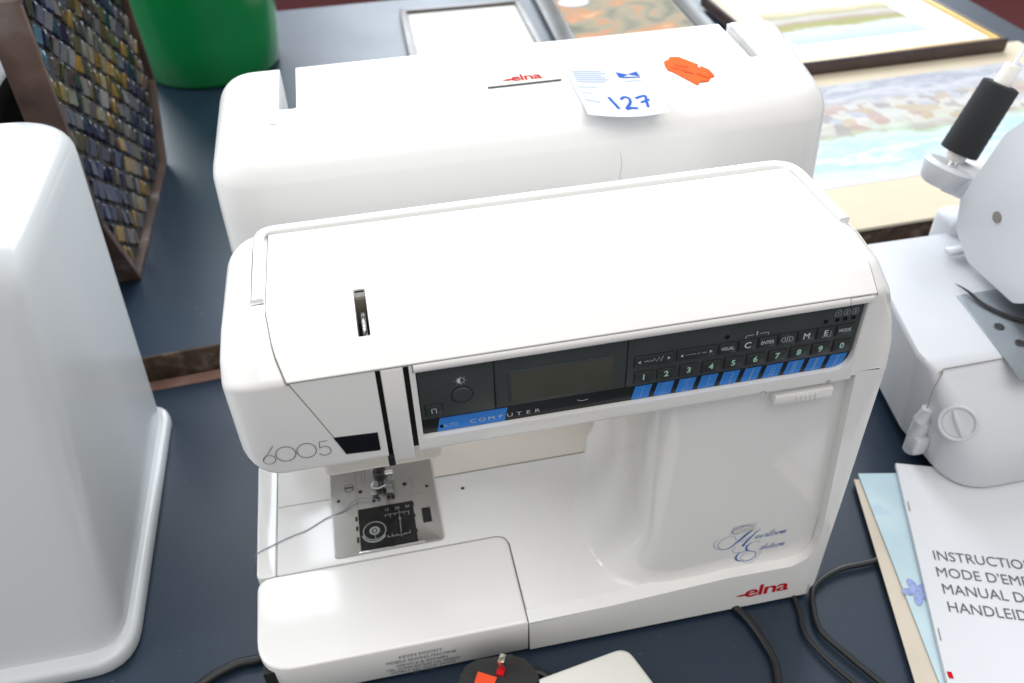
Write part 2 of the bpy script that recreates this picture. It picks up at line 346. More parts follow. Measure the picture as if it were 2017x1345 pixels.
def bm_stroke(bm, pts, wd, f, closed=False):
    P = [Vector((p[0], p[1])) for p in pts]; n = len(P); a = []; b = []
    for i in range(n):
        t = (P[(i + 1) % n] - P[i - 1]) if closed else (P[min(i + 1, n - 1)] - P[max(i - 1, 0)])
        if t.length < 1e-9: t = Vector((1, 0))
        t.normalize(); k = Vector((-t.y, t.x)); ww = (wd[i] if isinstance(wd, (list, tuple)) else wd) / 2
        p, q = P[i] + k * ww, P[i] - k * ww; a.append(bm.verts.new(f(p.x, p.y))); b.append(bm.verts.new(f(q.x, q.y)))
    for i in range(n if closed else n - 1):
        j = (i + 1) % n; bm.faces.new((a[i], a[j], b[j], b[i]))
    return bm
def strokes(name, lst, f, m, parent, label=None):
    bm = bmesh.new()
    for s in lst: bm_stroke(bm, s[0], s[1], f, s[2] if len(s) > 2 else False)
    return link(name, finish(bm, False), m, parent, label)
def circle2(cx, cy, r, n=28, ry=None):
    ry = ry or r
    return [(cx + r * math.cos(2 * math.pi * k / n), cy + ry * math.sin(2 * math.pi * k / n)) for k in range(n)]
def flat(name, pts, f, m, parent, label=None):
    bm = bmesh.new(); bm.faces.new([bm.verts.new(f(*p)) for p in pts]); return link(name, finish(bm, False), m, parent, label)
def rrect(x0, x1, y0, y1, r, seg=5): return fillet([(x0, y0), (x1, y0), (x1, y1), (x0, y1)], r, seg)
def V3(l, z): return [Vector((p[0], p[1], z)) for p in l]

# ------------------------------------------------------------------ setting: tables and floor
SL = 0.06
def te(x): return 0.352 + SL * (x + 0.488)                   # line of the join between the two tables
def sheet(name, pts, z0, z1, m, **k): return prism(name, pts, z0, z1, 'xy', m, **k)
struct(sheet('table_top', [(-1.6, -0.75), (1.6, -0.75), (1.6, te(1.6) - 0.0165), (-1.6, te(-1.6) - 0.0165)], -0.03, 0.0, 'table_blue'))
o = bpy.data.objects['table_top']
link('table_lip', finish(bm_prism(bmesh.new(), [(-1.6, te(-1.6) - 0.016), (1.6, te(1.6) - 0.016), (1.6, te(1.6) - 0.002), (-1.6, te(-1.6) - 0.002)], -0.03, 0.0008, 'xy', 0.0012)), 'table_lip_wood', o)
ft = struct(sheet('rear_table_top', [(-1.6, te(-1.6) + 0.0035), (0.775, te(0.775) + 0.0035), (0.80, 1.30), (-1.6, 1.30)], -0.004, 0.0265, 'table_blue'))
link('table_edge', finish(bm_prism(bmesh.new(), [(-1.6, te(-1.6)), (0.775, te(0.775)), (0.775, te(0.775) + 0.003), (-1.6, te(-1.6) + 0.003)], -0.004, 0.0272, 'xy', 0.0008)), 'table_edge_wood', ft)
struct(sheet('floor', [(-6, -6), (6, -6), (6, 8), (-6, 8)], -0.76, -0.74, 'carpet'))
ZT = 0.0267

# ------------------------------------------------------------------ main sewing machine
sm = thing('sewing_machine', (-0.19, 0.09, 0), 'white electronic sewing machine with dark control panel and red lettering in the foreground', 'sewing machine')
# upper housing (head and arm), lofted along its length
prof = fillet([(0, 0.211), (0, 0.2715), (0.013, 0.2815), (0.040, 0.2855), (0.112, 0.2845), (0.130, 0.274), (0.132, 0.211)], [0.003, 0.006, 0.016, 0.03, 0.014, 0.014, 0.003], 5)
def hsec(x, ins):
    return [Vector((x, 0.066 + (p[0] - 0.066) * (1 - ins / 0.066), 0.246 + (p[1] - 0.246) * (1 - ins / 0.046))) for p in prof]
loops = []
XL, RL = -0.3475, 0.021
for k in range(9):
    t = math.radians(90 * k / 8); loops.append(hsec(XL + RL * (1 - math.cos(t)), RL * 0.92 * (1 - math.sin(t))))
for x in (-0.25, -0.15, -0.05): loops.append(hsec(x, 0))
loops.append(hsec(-0.0188, 0))
housing = loft('arm_housing', loops, 'white_plastic', sm, 50)
PX0, PX1, PZ0, PZ1 = -0.2557, -0.0212, 0.2208, 0.2657
cp_poly = fillet([(PX0, PZ0), (PX1, PZ0), (PX1, PZ1), (PX0, PZ1)], [0.001, 0.011, 0.0008, 0.0008], 6)
cut(housing, bm_prism(bmesh.new(), cp_poly, -0.01, 0.006, 'xz'))
for a, b in ((-0.2744, -0.2719), (-0.2612, -0.2585)):
    cut(housing, bm_box(bmesh.new(), a, b, -0.01, 0.010, 0.19, 0.2707))
cut(housing, bm_box(bmesh.new(), -0.2795, -0.2737, 0.013, 0.0455, 0.262, 0.30))
for a, b in ((-0.2744, -0.2719), (-0.2612, -0.2585)):
    box('thread_slot', a - 0.0006, b + 0.0006, 0.006, 0.0095, 0.2105, 0.2715, 'dark_gap', sm)
box('lever_well', -0.280, -0.2732, 0.0125, 0.046, 0.2615, 0.2665, 'dark_gap', sm)
box('slot_back', -0.2797, -0.2735, 0.0435, 0.0462, 0.262, 0.2815, 'groove', sm)
tube('take_up_lever', catmull([(-0.2765, 0.040, 0.270), (-0.2764, 0.037, 0.2775), (-0.2763, 0.030, 0.2805), (-0.2762, 0.021, 0.2795), (-0.2761, 0.015, 0.274)], 5), 0.0011, 'chrome', sm)
# lid
pl = [p for p in fillet([(-0.0006, 0.2716), (-0.0006, 0.2722), (0.0126, 0.2824), (0.040, 0.2866), (0.108, 0.2858), (0.109, 0.2857)], [0, 0.006, 0.016, 0.03, 0.0, 0], 6)]
def lid_x(y): return -0.3145 - 0.0075 * min(1.0, max(0.0, (y + 0.0006) / 0.035)) ** 0.55
bm = bmesh.new(); A = []
NX = 10
for p in pl:
    xl = lid_x(p[0]); xs = [xl + (-0.0185 - xl) * k / NX for k in range(NX + 1)]
    A.append(([bm.verts.new((x, p[0], p[1])) for x in xs], [bm.verts.new((x, p[0] + 0.0016, p[1] - 0.0022)) for x in xs]))
for (a, ai), (b, bi) in zip(A, A[1:]):
    for k in range(NX):
        bm.faces.new((a[k], a[k + 1], b[k + 1], b[k])); bm.faces.new((ai[k + 1], ai[k], bi[k], bi[k + 1]))
    bm.faces.new((a[0], b[0], bi[0], ai[0])); bm.faces.new((a[NX], ai[NX], bi[NX], b[NX]))
for (a, ai) in (A[0], A[-1]):
    for k in range(NX): bm.faces.new((a[k], ai[k], ai[k + 1], a[k + 1]))
lid = link('top_lid', finish(bm), 'white_plastic', sm)
cut(lid, bm_box(bmesh.new(), -0.2795, -0.2737, 0.013, 0.0455, 0.262, 0.30, 0.0006, 2))
box('lid_tab', -0.0325, -0.0192, -0.0016, 0.004, 0.2668, 0.2705, 'white_plastic', sm, 0.0008)
# grooves round the lid and the faceplate
g = [Vector((lid_x(p[0]) - 0.0003, p[0] - 0.0002, p[1] - 0.0009)) for p in pl]
tube('seam', g, 0.00042, 'groove', sm, 6)
tube('seam', [(-0.0182, p[0] - 0.0001, p[1] - 0.0009) for p in pl], 0.0004, 'groove', sm, 6)
tube('seam', [(-0.3143, -0.0001, 0.2712), (-0.2565, -0.0001, 0.2712), (-0.021, -0.0001, 0.2712)], 0.00035, 'groove', sm, 6)
tube('seam', [(-0.3146, 0.0001, 0.2712), (-0.3075, 0.0001, 0.2530), (-0.2996, 0.0001, 0.2322), (-0.2952, 0.0001, 0.2190), (-0.2787, 0.0001, 0.2178)], 0.00030, 'groove', sm, 6)
tube('seam', [(-0.2567, 0.0001, 0.2711), (-0.2567, 0.0001, 0.2655)], 0.00025, 'groove', sm, 6)
# carrying handle round the back of the lid
def sweep(name, path, w_, h_, m, parent, r=0.001):
    sec = rrect(-w_ / 2, w_ / 2, 0, h_, r, 3); P = [Vector(p) for p in path]; loops = []
    for i in range(len(P)):
        t = (P[min(i + 1, len(P) - 1)] - P[max(i - 1, 0)]); t.z = 0; t.normalize(); s = Vector((t.y, -t.x, 0))
        loops.append([P[i] + s * q[0] + Vector((0, 0, q[1])) for q in sec])
    return loft(name, loops, m, parent)
hp = [(p[0], p[1], 0.2805) for p in fillet([(-0.3262, 0.0475), (-0.3268, 0.1135), (-0.0142, 0.1150), (-0.0142, 0.0475)], [0, 0.009, 0.015, 0], 8)]
sweep('carrying_handle', hp, 0.0058, 0.0070, 'white_plastic', sm, 0.0012)
tube('seam', [(-0.3296, 0.0455, 0.2850), (-0.3302, 0.09, 0.2850), (-0.3300, 0.110, 0.2845)], 0.0004, 'groove', sm, 6)
tube('seam', [(-0.3296, 0.0455, 0.2851), (-0.3232, 0.0455, 0.2856)], 0.0004, 'groove', sm, 6)
# thread guide tab between the slots
box('thread_guide', -0.2718, -0.2613, -0.0008, 0.005, 0.2088, 0.2705, 'white_plastic', sm, 0.0006)
prism('face_window', [(-0.2997, 0.2318), (-0.2780, 0.2306), (-0.2780, 0.2184), (-0.2950, 0.2193)], -0.0005, 0.001, 'xz', 'black_gloss', sm)
# 6005
f = FX(-0.0004); W5 = 0.00038
six = catmull([(-0.3292, 0.2329), (-0.3312, 0.2298), (-0.3340, 0.2262), (-0.3351, 0.2243)], 6)
five = [(-0.3030, 0.2308), (-0.3069, 0.2308), (-0.3073, 0.2264)] + [(-0.3052 + 0.0030 * math.cos(a), 0.2240 + 0.0031 * math.sin(a)) for a in [math.radians(130 - 12 * k) for k in range(25)]]
strokes('model_number', [(circle2(-0.3324, 0.2240, 0.0030), W5, True), (six, W5), (circle2(-0.3240, 0.2262, 0.0048, 36, 0.0050), W5, True), (circle2(-0.3138, 0.2262, 0.0047, 36, 0.0050), W5, True), (five, W5)], f, 'grey_ink', sm)
# ---- control panel
rl_ = [Vector((0, -0.0016 * math.sin(math.radians(a)), 0.26840 - 0.0026 * math.cos(math.radians(a)))) for a in range(0, 181, 20)]
loft('panel_rail', [[Vector((x, p.y, p.z)) for p in rl_] + [Vector((x, 0.003, 0.2710)), Vector((x, 0.003, 0.2658))] for x in (-0.2562, -0.15, -0.0330)], 'white_plastic', sm, 50)
cp = prism('control_panel', fillet([(PX0 + 0.0003, PZ0 + 0.0003), (PX1 - 0.0003, PZ0 + 0.0003), (PX1 - 0.0003, PZ1 - 0.0002), (PX0 + 0.0003, PZ1 - 0.0002)], [0.001, 0.0107, 0.0008, 0.0008], 6), 0.0030, 0.0065, 'xz', 'panel_black', sm)
yk = 0.0016
def up(x0, x1, z0=0.2318, z1=0.2653, y=yk, nm='keypad_plate'):
    return box(nm, x0, x1, y, 0.0034, z0, z1, 'panel_dark', cp, 0.0009, 3)
up(-0.2552, -0.2176); up(-0.2174, -0.1490, y=0.0018); up(-0.1488, -0.0218)
box('display_bezel', -0.2106, -0.1558, 0.0012, 0.003, 0.2340, 0.2556, 'panel_dark', cp, 0.0006)
box('display', -0.2092, -0.1570, 0.0009, 0.003, 0.2352, 0.2543, 'lcd', cp)
P = FX(yk - 0.0009)
def key(x0, x1, z0, z1):
    box('key_gap', x0 - 0.0004, x1 + 0.0004, yk - 0.0002, yk + 0.001, z0 - 0.0004, z1 + 0.0004, 'dark_gap', cp)
    return box('key', x0, x1, yk - 0.0008, yk + 0.001, z0, z1, 'key_dark', cp, 0.0003)
for i in range(10):
    x = -0.1397 + i * 0.01226
    key(x - 0.0048, x + 0.0048, 0.2345, 0.2415)
    text('key_lettering', str((i + 1) % 10), 0.0052, P, x, 0.2380, 'green_ink', cp, bold=0.00012)
key(-0.1450, -0.1246, 0.2456, 0.2522); key(-0.1224, -0.1022, 0.2456, 0.2522)
zz = [(-0.1400, 0.2487), (-0.1384, 0.2491), (-0.1376, 0.2484), (-0.1368, 0.2495), (-0.1358, 0.2481), (-0.1348, 0.2500), (-0.1336, 0.2478), (-0.1324, 0.2505), (-0.1312, 0.2475), (-0.1302, 0.2508)]
strokes('key_symbol', [(zz, 0.0003)], P, 'pale_ink', cp)
def tri(x, z, d): flat('key_symbol', [(x, z), (x + d, z + 0.0010), (x + d, z - 0.0010)], P, 'pale_ink', cp)
tri(-0.1434, 0.2487, 0.0014); tri(-0.1262, 0.2489, -0.0014); tri(-0.1208, 0.2487, 0.0014); tri(-0.1036, 0.2489, -0.0014)
strokes('key_symbol', [([(a, 0.2488), (b, 0.2488)], 0.00028) for a, b in ((-0.1180, -0.1175), (-0.1170, -0.1163), (-0.1157, -0.1147), (-0.1140, -0.1127), (-0.1118, -0.1102), (-0.1090, -0.1068))], P, 'pale_ink', cp)
for s, x, sz, xs in (('VISUAL', -0.0952, 0.0031, 0.72), ('C', -0.0843, 0.0055, 1), ('ENTER', -0.0734, 0.0031, 0.78), ('', -0.0624, 0, 1), ('M', -0.0516, 0.0052, 1), ('E', -0.0408, 0.0050, 1), ('MODE', -0.0300, 0.0031, 0.80)):
    key(x - 0.0047, x + 0.0047, 0.2453, 0.2521)
    if s: text('key_lettering', s, sz, P, x, 0.2487, 'pale_ink', cp, xs=xs, bold=0.00010 if sz > 0.004 else 0.00003)
def arc2(cx, cz, r, a0, a1, n=12, rz=None): return [(cx + r * math.cos(math.radians(a0 + (a1 - a0) * k / n)), cz + (rz or r) * math.sin(math.radians(a0 + (a1 - a0) * k / n))) for k in range(n + 1)]
strokes('key_symbol', [([(-0.0624, 0.2464), (-0.0624, 0.2511)], 0.0003), (arc2(-0.0636, 0.2487, 0.0020, 90, 270, rz=0.0016), 0.00025), ([(-0.0636, 0.2471), (-0.0636, 0.2503)], 0.00025),
        (arc2(-0.0612, 0.2487, 0.0020, -90, 90, rz=0.0016), 0.00025), ([(-0.0612, 0.2471), (-0.0612, 0.2503)], 0.00025)], P, 'pale_ink', cp)
strokes('key_symbol', [([(-0.0426, 0.2463), (-0.0380, 0.2463), (-0.0380, 0.2500)], 0.00022)], P, 'pale_ink', cp)
PP = FX(yk - 0.0003)
strokes('bracket_symbol', [([(-0.0858, 0.2530), (-0.0858, 0.2548), (-0.0815, 0.2550)], 0.0003), ([(-0.0782, 0.2552), (-0.0736, 0.2552), (-0.0736, 0.2534)], 0.0003)], PP, 'pale_ink', cp)
text('panel_lettering', '1', 0.0036, PP, -0.0799, 0.2556, 'pale_ink', cp, bold=0.0001)
for x in (-0.0962, -0.0420, -0.0356, -0.0312, -0.0265): cyl('indicator_light', (x, yk - 0.0004, 0.2561), (0, 1, 0), 0.0012, 0.001, 'black_gloss', cp, 14)
for i, x in enumerate((-0.0360, -0.0312, -0.0265)):
    strokes('panel_symbol', [([(x - 0.0016, 0.2588), (x - 0.0016, 0.2612), (x - 0.0008, 0.2624), (x + 0.0008, 0.2624), (x + 0.0016, 0.2612), (x + 0.0016, 0.2588)], 0.00020, True)], PP, 'pale_ink', cp)
    text('panel_lettering', str(i + 1), 0.0026, PP, x, 0.2604, 'pale_ink', cp)
# contrast knob and its mark, machine key
cyl('knob_gap', (-0.2340, yk - 0.0002, 0.2455), (0, 1, 0), 0.0056, 0.001, 'dark_gap', cp, 32)
cyl('contrast_knob', (-0.2340, yk - 0.0007, 0.2455), (0, 1, 0), 0.0049, 0.002, 'panel_dark', cp, 32, bev=0.0004)
flat('panel_symbol', arc2(-0.2343, 0.2551, 0.0019, 90, 270, 14), PP, 'pale_ink', cp)
strokes('panel_symbol', [(arc2(-0.2343, 0.2551, 0.0019, -90, 90, 14), 0.00025)] + [([(-0.2343 + 0.0024 * math.cos(a), 0.2551 + 0.0024 * math.sin(a)), (-0.2343 + 0.0030 * math.cos(a), 0.2551 + 0.0030 * math.sin(a))], 0.0002) for a in [math.radians(45 * k) for k in range(8)]], PP, 'pale_ink', cp)
key(-0.2530, -0.2446, 0.2345, 0.2415)
strokes('key_symbol', [([(-0.2499, 0.2364), (-0.2499, 0.2394), (-0.2477, 0.2394), (-0.2477, 0.2364)], 0.0004), ([(-0.2488, 0.2394), (-0.2488, 0.2401)], 0.0003)], P, 'pale_ink', cp)
# lower strip: blue fields
LB = 0.0028; QB = FX(LB - 0.0002)
def para(x0, x1, sh, z0=0.2214, z1=0.2304): return [(x0 - sh, z0), (x1 - sh, z0), (x1, z1), (x0, z1)]
prism('blue_field', para(-0.2464, -0.2112, 0.0018), LB, 0.0036, 'xz', 'blue_print', cp)
text('panel_lettering', 'AUTO', 0.0034, QB, -0.2412, 0.2248, 'light_blue_ink', cp, xs=0.8)
for i, ch in enumerate('COMPUTER'): text('panel_lettering', ch, 0.0034, QB, -0.2296 + i * 0.00485, 0.2249, 'pale_ink', cp, xs=1.45)
cyl('indicator_light', (-0.2458, LB - 0.0003, 0.2248), (0, 1, 0), 0.0010, 0.001, 'black_gloss', cp, 12)
strokes('panel_scratch', [(arc2(-0.1712, 0.2320, 0.0052, 232, 300, 8), 0.0003)], QB, 'pale_ink', cp)
pats = ['line', 'wide', 'zig', 'hem', 'shell', 'dash', 'box', 'comb', 'rope', 'knot']
for i in range(10):
    x0 = -0.1430 + i * 0.01226
    pts_ = para(x0, x0 + 0.0093, 0.0018)
    if i == 9: pts_ = [(x0 - 0.0018, 0.2214), (x0 + 0.0045, 0.2214), (x0 + 0.0082, 0.2240), (x0 + 0.0093, 0.2304), (x0, 0.2304)]
    fb = prism('blue_field', pts_, LB, 0.0036, 'xz', 'blue_print', cp)
    cx = x0 + 0.0037; n = 9
    zs = [0.2220 + 0.0078 * k / n for k in range(n + 1)]; xo = lambda z: (z - 0.2259) * 0.2
    if pats[i] == 'line' : st = [([(cx + xo(z), z), (cx + xo(z + 0.0007), z + 0.0007)], 0.00022) for z in zs[:-1]]
    elif pats[i] == 'dash': st = [([(cx + xo(z) - 0.0004, z), (cx + xo(z) + 0.0006, z)], 0.00035) for z in zs[:-1]] + [([(cx + xo(zs[0]), zs[0]), (cx + xo(zs[-1]), zs[-1])], 0.0002)]
    elif pats[i] == 'wide': st = [([(cx + xo(z) + (0.0017 if k % 2 else -0.0017), z) for k, z in enumerate(zs)], 0.00025)]
    elif pats[i] == 'zig': st = [([(cx + xo(z) + (0.0015 if k % 2 else -0.0015) + d, z) for k, z in enumerate(zs)], 0.0002) for d in (-0.0003, 0.0004)]
    elif pats[i] == 'hem': st = [([(cx + xo(z) + (0.0016 if k % 4 == 2 else 0), z) for k, z in enumerate(zs)], 0.00022)]
    elif pats[i] == 'shell': st = [(arc2(cx + xo(z), z, 0.0013, -80, 80, 8), 0.00025) for z in zs[1::3]]
    elif pats[i] == 'box': st = [([(cx + xo(z) - 0.0013, z), (cx + xo(z) + 0.0013, z), (cx + xo(z) + 0.0013, z + 0.0016), (cx + xo(z) - 0.0013, z + 0.0016)], 0.0002, True) for z in zs[:-2:2]]
    elif pats[i] == 'comb': st = [([(cx + xo(z) - 0.0013, z), (cx + xo(z) + 0.0013, z)], 0.0002) for z in zs] + [([(cx + xo(zs[0]) - 0.0012, zs[0]), (cx + xo(zs[-1]) - 0.0012, zs[-1])], 0.0002)]
    elif pats[i] == 'rope': st = [(circle2(cx + xo(z), z, 0.0006, 10), 0.0002, True) for z in zs[::1]]
    else: st = [([(cx + xo(z) + 0.0010 * math.sin(k * 1.6), z) for k, z in enumerate(zs)], 0.00025), ([(cx + xo(z) - 0.0010 * math.sin(k * 1.6), z) for k, z in enumerate(zs)], 0.0002)]
    if i == 9: st = [(s[0], s[1]) for s in st]
    strokes('stitch_pattern', st, QB, 'light_blue_ink', cp)
# ---- column, flaring into the bed
zb = 0.0362
def colsec(z):
    r = 0.062; h = max(0.0, min(r, z - zb)); fl = r - math.sqrt(max(0, r * r - (r - h) ** 2))
    fl *= 0.92
    xl = -0.128 - fl; rc = 0.021 + fl * 0.92
    xb = -0.112 - fl * 0.12
    pts = [(xl, 0.0070), (-0.006, 0.0070), (-0.006, 0.165), (xb, 0.165)]
    return V3(fillet(pts, [rc, 0.001, 0.004, 0.012 + fl * 0.2], 10), z)
zsx = [zb - 0.004] + [zb + 0.062 * (1 - math.cos(math.radians(90 * k / 14))) for k in range(15)] + [0.14, 0.18, 0.2125]
loft('column', [colsec(z) for z in zsx], 'white_plastic', sm, 60)
fr = fillet([(-0.2036, 0.004), (-0.0020, 0.004), (-0.0020, 0.2178), (-0.0165, 0.2178), (-0.0132, 0.173), (-0.0100, 0.130), (-0.0060, 0.080), (-0.0056, 0.041), (-0.0664, 0.0425), (-0.102, 0.0400), (-0.150, 0.0370), (-0.2036, 0.0358)],
            [0.0005, 0.0005, 0.0005, 0.0005, 0, 0, 0, 0.034, 0.02, 0, 0.02, 0.0005], 8)
prism('front_frame', fr, -0.0002, 0.0105, 'xz', 'white_plastic', sm, 0.0012, 3)
ZJ = 0.2153
def edge_in(x): return 0.0 if x < -0.0006 else 0.0042 * (1 - math.sqrt(max(0, 1 - ((x + 0.0006) / 0.0042) ** 2)))
xst = [-0.0006 + 0.0042 * math.sin(math.radians(15 * k)) for k in range(7)]
lowp = fillet([(-0.00023, 0.004), (-0.00023, ZJ), (0.150, ZJ), (0.150, 0.004)], [0.011, 0, 0, 0.003], 7)
def low(x): 
    e = edge_in(x); return [Vector((x, p[0] + (e if p[0] < 0.07 else -e), p[1] + (e * 1.2 if p[1] < 0.06 else 0))) for p in lowp]
loft('side_panel', [low(x) for x in [-0.0053] + xst], 'white_plastic', sm, 50)
capp = [(-0.00023, ZJ), (-0.00023, 0.235), (-0.00023, 0.250), (-0.00023, 0.262)] + [tuple(p) for p in fillet([(-0.00023, 0.2650), (-0.00023, 0.2719), (0.013, 0.2819), (0.040, 0.2859), (0.112, 0.2849), (0.1304, 0.274), (0.1325, ZJ)], [0, 0.008, 0.016, 0.03, 0.014, 0.014, 0], 6)]
def cap(x):
    e = edge_in(x); u = max(0.0, (x + 0.0200) / 0.0236); k = 1 - math.cos(math.radians(90 * min(1, u))); out = []
    for y, z in capp:
        wz = max(0.0, (z - ZJ) / 0.07); fy = max(0.0, 1 - y / 0.07)
        out.append(Vector((x, y + (e if y < 0.07 else -e) + 0.028 * k * wz * wz * fy, z - 0.018 * k * min(1.0, wz) ** 1.2)))
    return out
loft('end_cap', [cap(x) for x in [-0.0205, -0.016, -0.012, -0.009, -0.006, -0.0035, -0.0018] + xst], 'white_plastic', sm, 60)
# slide lever on the column
sl = box('slide_lever', -0.0615, -0.0268, 0.0005, 0.009, 0.2005, 0.2072, 'white_plastic', sm, 0.0006)
for k in range(5): box('grip_rib', -0.0486 + k * 0.0028, -0.0479 + k * 0.0028, -0.0003, 0.001, 0.2013, 0.2058, 'white_plastic', sl, 0.0002)
strokes('lever_symbol', [(arc2(-0.0702, 0.2126, 0.0016, 20, 160, 8), 0.00025), ([(-0.0718, 0.2132), (-0.0722, 0.2121)], 0.00025), ([(-0.0686, 0.2132), (-0.0682, 0.2121)], 0.00025),
       (arc2(-0.0322, 0.2132, 0.0013, 20, 160, 8), 0.00025), ([(-0.0335, 0.2135), (-0.0309, 0.2135)], 0.00025)], FX(-0.0003), 'grey_ink', sm)
# red maker's lettering on the base
text('maker_lettering', 'elna', 0.0172, FX(-0.0004), -0.0352, 0.0202, 'red_ink', sm, xs=1.28, shear=0.0, bold=0.0003, space=0.92)
flat('maker_lettering', [(-0.0582, 0.0182), (-0.0545, 0.0193), (-0.0510, 0.0193), (-0.0510, 0.0172), (-0.0545, 0.0172)], FX(-0.0004), 'red_ink', sm)
# script badge on the column
HS = {'h1': ([(-0.0625, 0.073), (-0.0644, 0.0776), (-0.069, 0.0786), (-0.074, 0.0752), (-0.0746, 0.07), (-0.0713, 0.066), (-0.0663, 0.0661), (-0.0611, 0.0714), (-0.056, 0.0775), (-0.0523, 0.0809)], [2, 2, 2, 2.5, 3, 3, 5, 10, 14, 3]),
 'h0': ([(-0.0753, 0.0778), (-0.0779, 0.0748), (-0.0767, 0.0691), (-0.0712, 0.0654)], [1.5, 2, 2.5, 1.5]),
 'ht': ([(-0.0515, 0.084), (-0.057, 0.087), (-0.0633, 0.0869), (-0.0668, 0.0835), (-0.0648, 0.0804), (-0.0603, 0.0794)], [1.5, 2, 2, 2.5, 2, 1.5]),
 'h2': ([(-0.0469, 0.0812), (-0.0516, 0.0747), (-0.0556, 0.0683), (-0.0569, 0.0656), (-0.0549, 0.0658)], [2, 8, 12, 9, 2]),
 'hc': ([(-0.0599, 0.0703), (-0.0565, 0.0722), (-0.053, 0.0744)], [2, 2.5, 2]),
 'e1': ([(-0.0446, 0.0657), (-0.0462, 0.068), (-0.0504, 0.0676), (-0.0535, 0.0646), (-0.0533, 0.0603), (-0.0505, 0.0583), (-0.0463, 0.0559), (-0.0459, 0.0523), (-0.0489, 0.0484), (-0.0541, 0.0484), (-0.0585, 0.0505), (-0.06, 0.0541), (-0.0581, 0.0582), (-0.0532, 0.0591)], [2, 2, 3, 9, 10, 4, 3, 3, 3, 4, 9, 11, 5, 2]),
 'e2': ([(-0.0459, 0.0554), (-0.0455, 0.0498), (-0.0509, 0.0476), (-0.0554, 0.0504), (-0.0562, 0.0537), (-0.053, 0.0579)], [2] * 6),
 'e0': ([(-0.0612, 0.0653), (-0.0637, 0.0638), (-0.0619, 0.0597), (-0.0583, 0.0595)], [1.5, 2, 2, 1.5]),
 'e3': ([(-0.0427, 0.056), (-0.0439, 0.0493), (-0.0484, 0.0451), (-0.0538, 0.0465)], [1.5] * 4)}
st = []
for pts_, ws in HS.values():
    q = catmull(pts_, 8); ww = [p[0] for p in catmull([(v, 0) for v in ws], 8)]
    st.append(([(p.x, p.y) for p in q], [max(0.9, v) * 0.00012 for v in ww]))
strokes('script_lettering', st, FX(0.0066), 'blue_ink', sm)
CUR = {'e': ([(0, .4), (.5, .6), (.55, .9), (.3, 1), (.1, .7), (.15, .2), (.45, 0), (.8, .3)], .8), 'i': ([(0, .3), (.3, 1), (.25, .2), (.45, 0), (.7, .3)], .7),
 'r': ([(0, .3), (.2, 1), (.35, .9), (.6, .95), (.5, .3), (.65, 0), (.85, .3)], .85), 'l': ([(0, .3), (.5, 1.6), (.35, 2), (.15, 1.5), (.2, .2), (.4, 0), (.7, .3)], .7),
 'o': ([(.1, .3), (.1, .6), (.4, 1), (.65, .6), (.5, .1), (.25, 0), (.1, .4), (.3, .9), (.8, .85)], .85), 'm': ([(0, .3), (.15, 1), (.15, 0), (.3, .8), (.5, 1), (.5, 0), (.65, .8), (.85, 1), (.85, .1), (1.1, .2)], 1.1),
 'd': ([(.6, .9), (.3, 1), (.1, .5), (.25, 0), (.55, .4), (.7, 2), (.6, .2), (.75, 0), (1, .3)], 1.0), 't': ([(0, .3), (.35, 1.7), (.25, .2), (.45, 0), (.7, .3)], .7), 'n': ([(0, .3), (.15, 1), (.15, 0), (.35, .85), (.55, 1), (.55, .1), (.85, .2)], .8)}
def cursive(word, x, z, ux, uz):
    st = []
    for ch in word:
        p_, adv = CUR[ch]; q = catmull([(x + a * ux + b * uz * 0.55, z + b * uz) for a, b in p_], 4); st.append(([(v.x, v.y) for v in q], 0.00034)); x += adv * ux
    strokes('script_lettering', st, FX(0.0066), 'blue_ink', sm)
cursive('eirloom', -0.0500, 0.0712, 0.00375, 0.0030); cursive('dition', -0.0446, 0.0578, 0.00375, 0.0030)
sh = []
for k in range(16):
    a = random.uniform(-0.068, -0.052); b_ = random.uniform(0.079, 0.0885); sh.append(([(a, b_), (a + random.uniform(0.002, 0.005), b_ + random.uniform(-0.0006, 0.0012))], 0.00012))
for k in range(14):
    a = -0.0680 + k * 0.0012; sh.append(([(a, 0.080), (a + 0.002, 0.0885)], 0.00014))
strokes('script_shading', sh, FX(0.0067), 'grey_ink', sm)
# ---- bed, free arm cover, tray
bx = lambda *a, **k: box(*a, **k)
bedo = prism('bed', fillet([(-0.3664, 0.0736), (-0.2036, 0.0736), (-0.2036, 0.0100), (0.0020, 0.0100), (0.0020, 0.185), (-0.3664, 0.185)], [0.0005, 0.009, 0.0002, 0.002, 0.01, 0.002], 5), 0.005, 0.0362, 'xy', 'white_plastic', sm, 0.0006)
trp = fillet([(-0.2042, 0.0002), (-0.2042, 0.0730), (-0.3800, 0.0730), (-0.3785, 0.0002)], [0.0004, 0.009, 0.010, 0.026], 8)
trp2 = [((p[0] + 0.29) * 0.985 - 0.29, (p[1] - 0.05) * 0.985 + 0.05) for p in trp]
bm = bmesh.new()
def shrink(pp, s): 
    cx, cy = -0.292, 0.0366
    return [(cx + (p[0] - cx) * (1 - s / 0.088), cy + (p[1] - cy) * (1 - s / 0.0366)) for p in pp]
bm_loft(bm, [V3(shrink(trp, 0.0012), 0.0030), V3(shrink(trp, 0.0004), 0.0045), V3(trp, 0.0350), V3(shrink(trp, 0.0003), 0.0359), V3(shrink(trp, 0.0009), 0.0365), V3(shrink(trp, 0.0018), 0.0367)])
link('accessory_tray', finish(bm, True, 50), 'warm_plastic', sm)
prism('tray_wing', fillet([(-0.3802, 0.0736), (-0.3672, 0.0736), (-0.3672, 0.185), (-0.3815, 0.185)], [0.003, 0.0004, 0.0004, 0.006], 4), 0.004, 0.0362, 'xy', 'white_plastic', sm, 0.001)
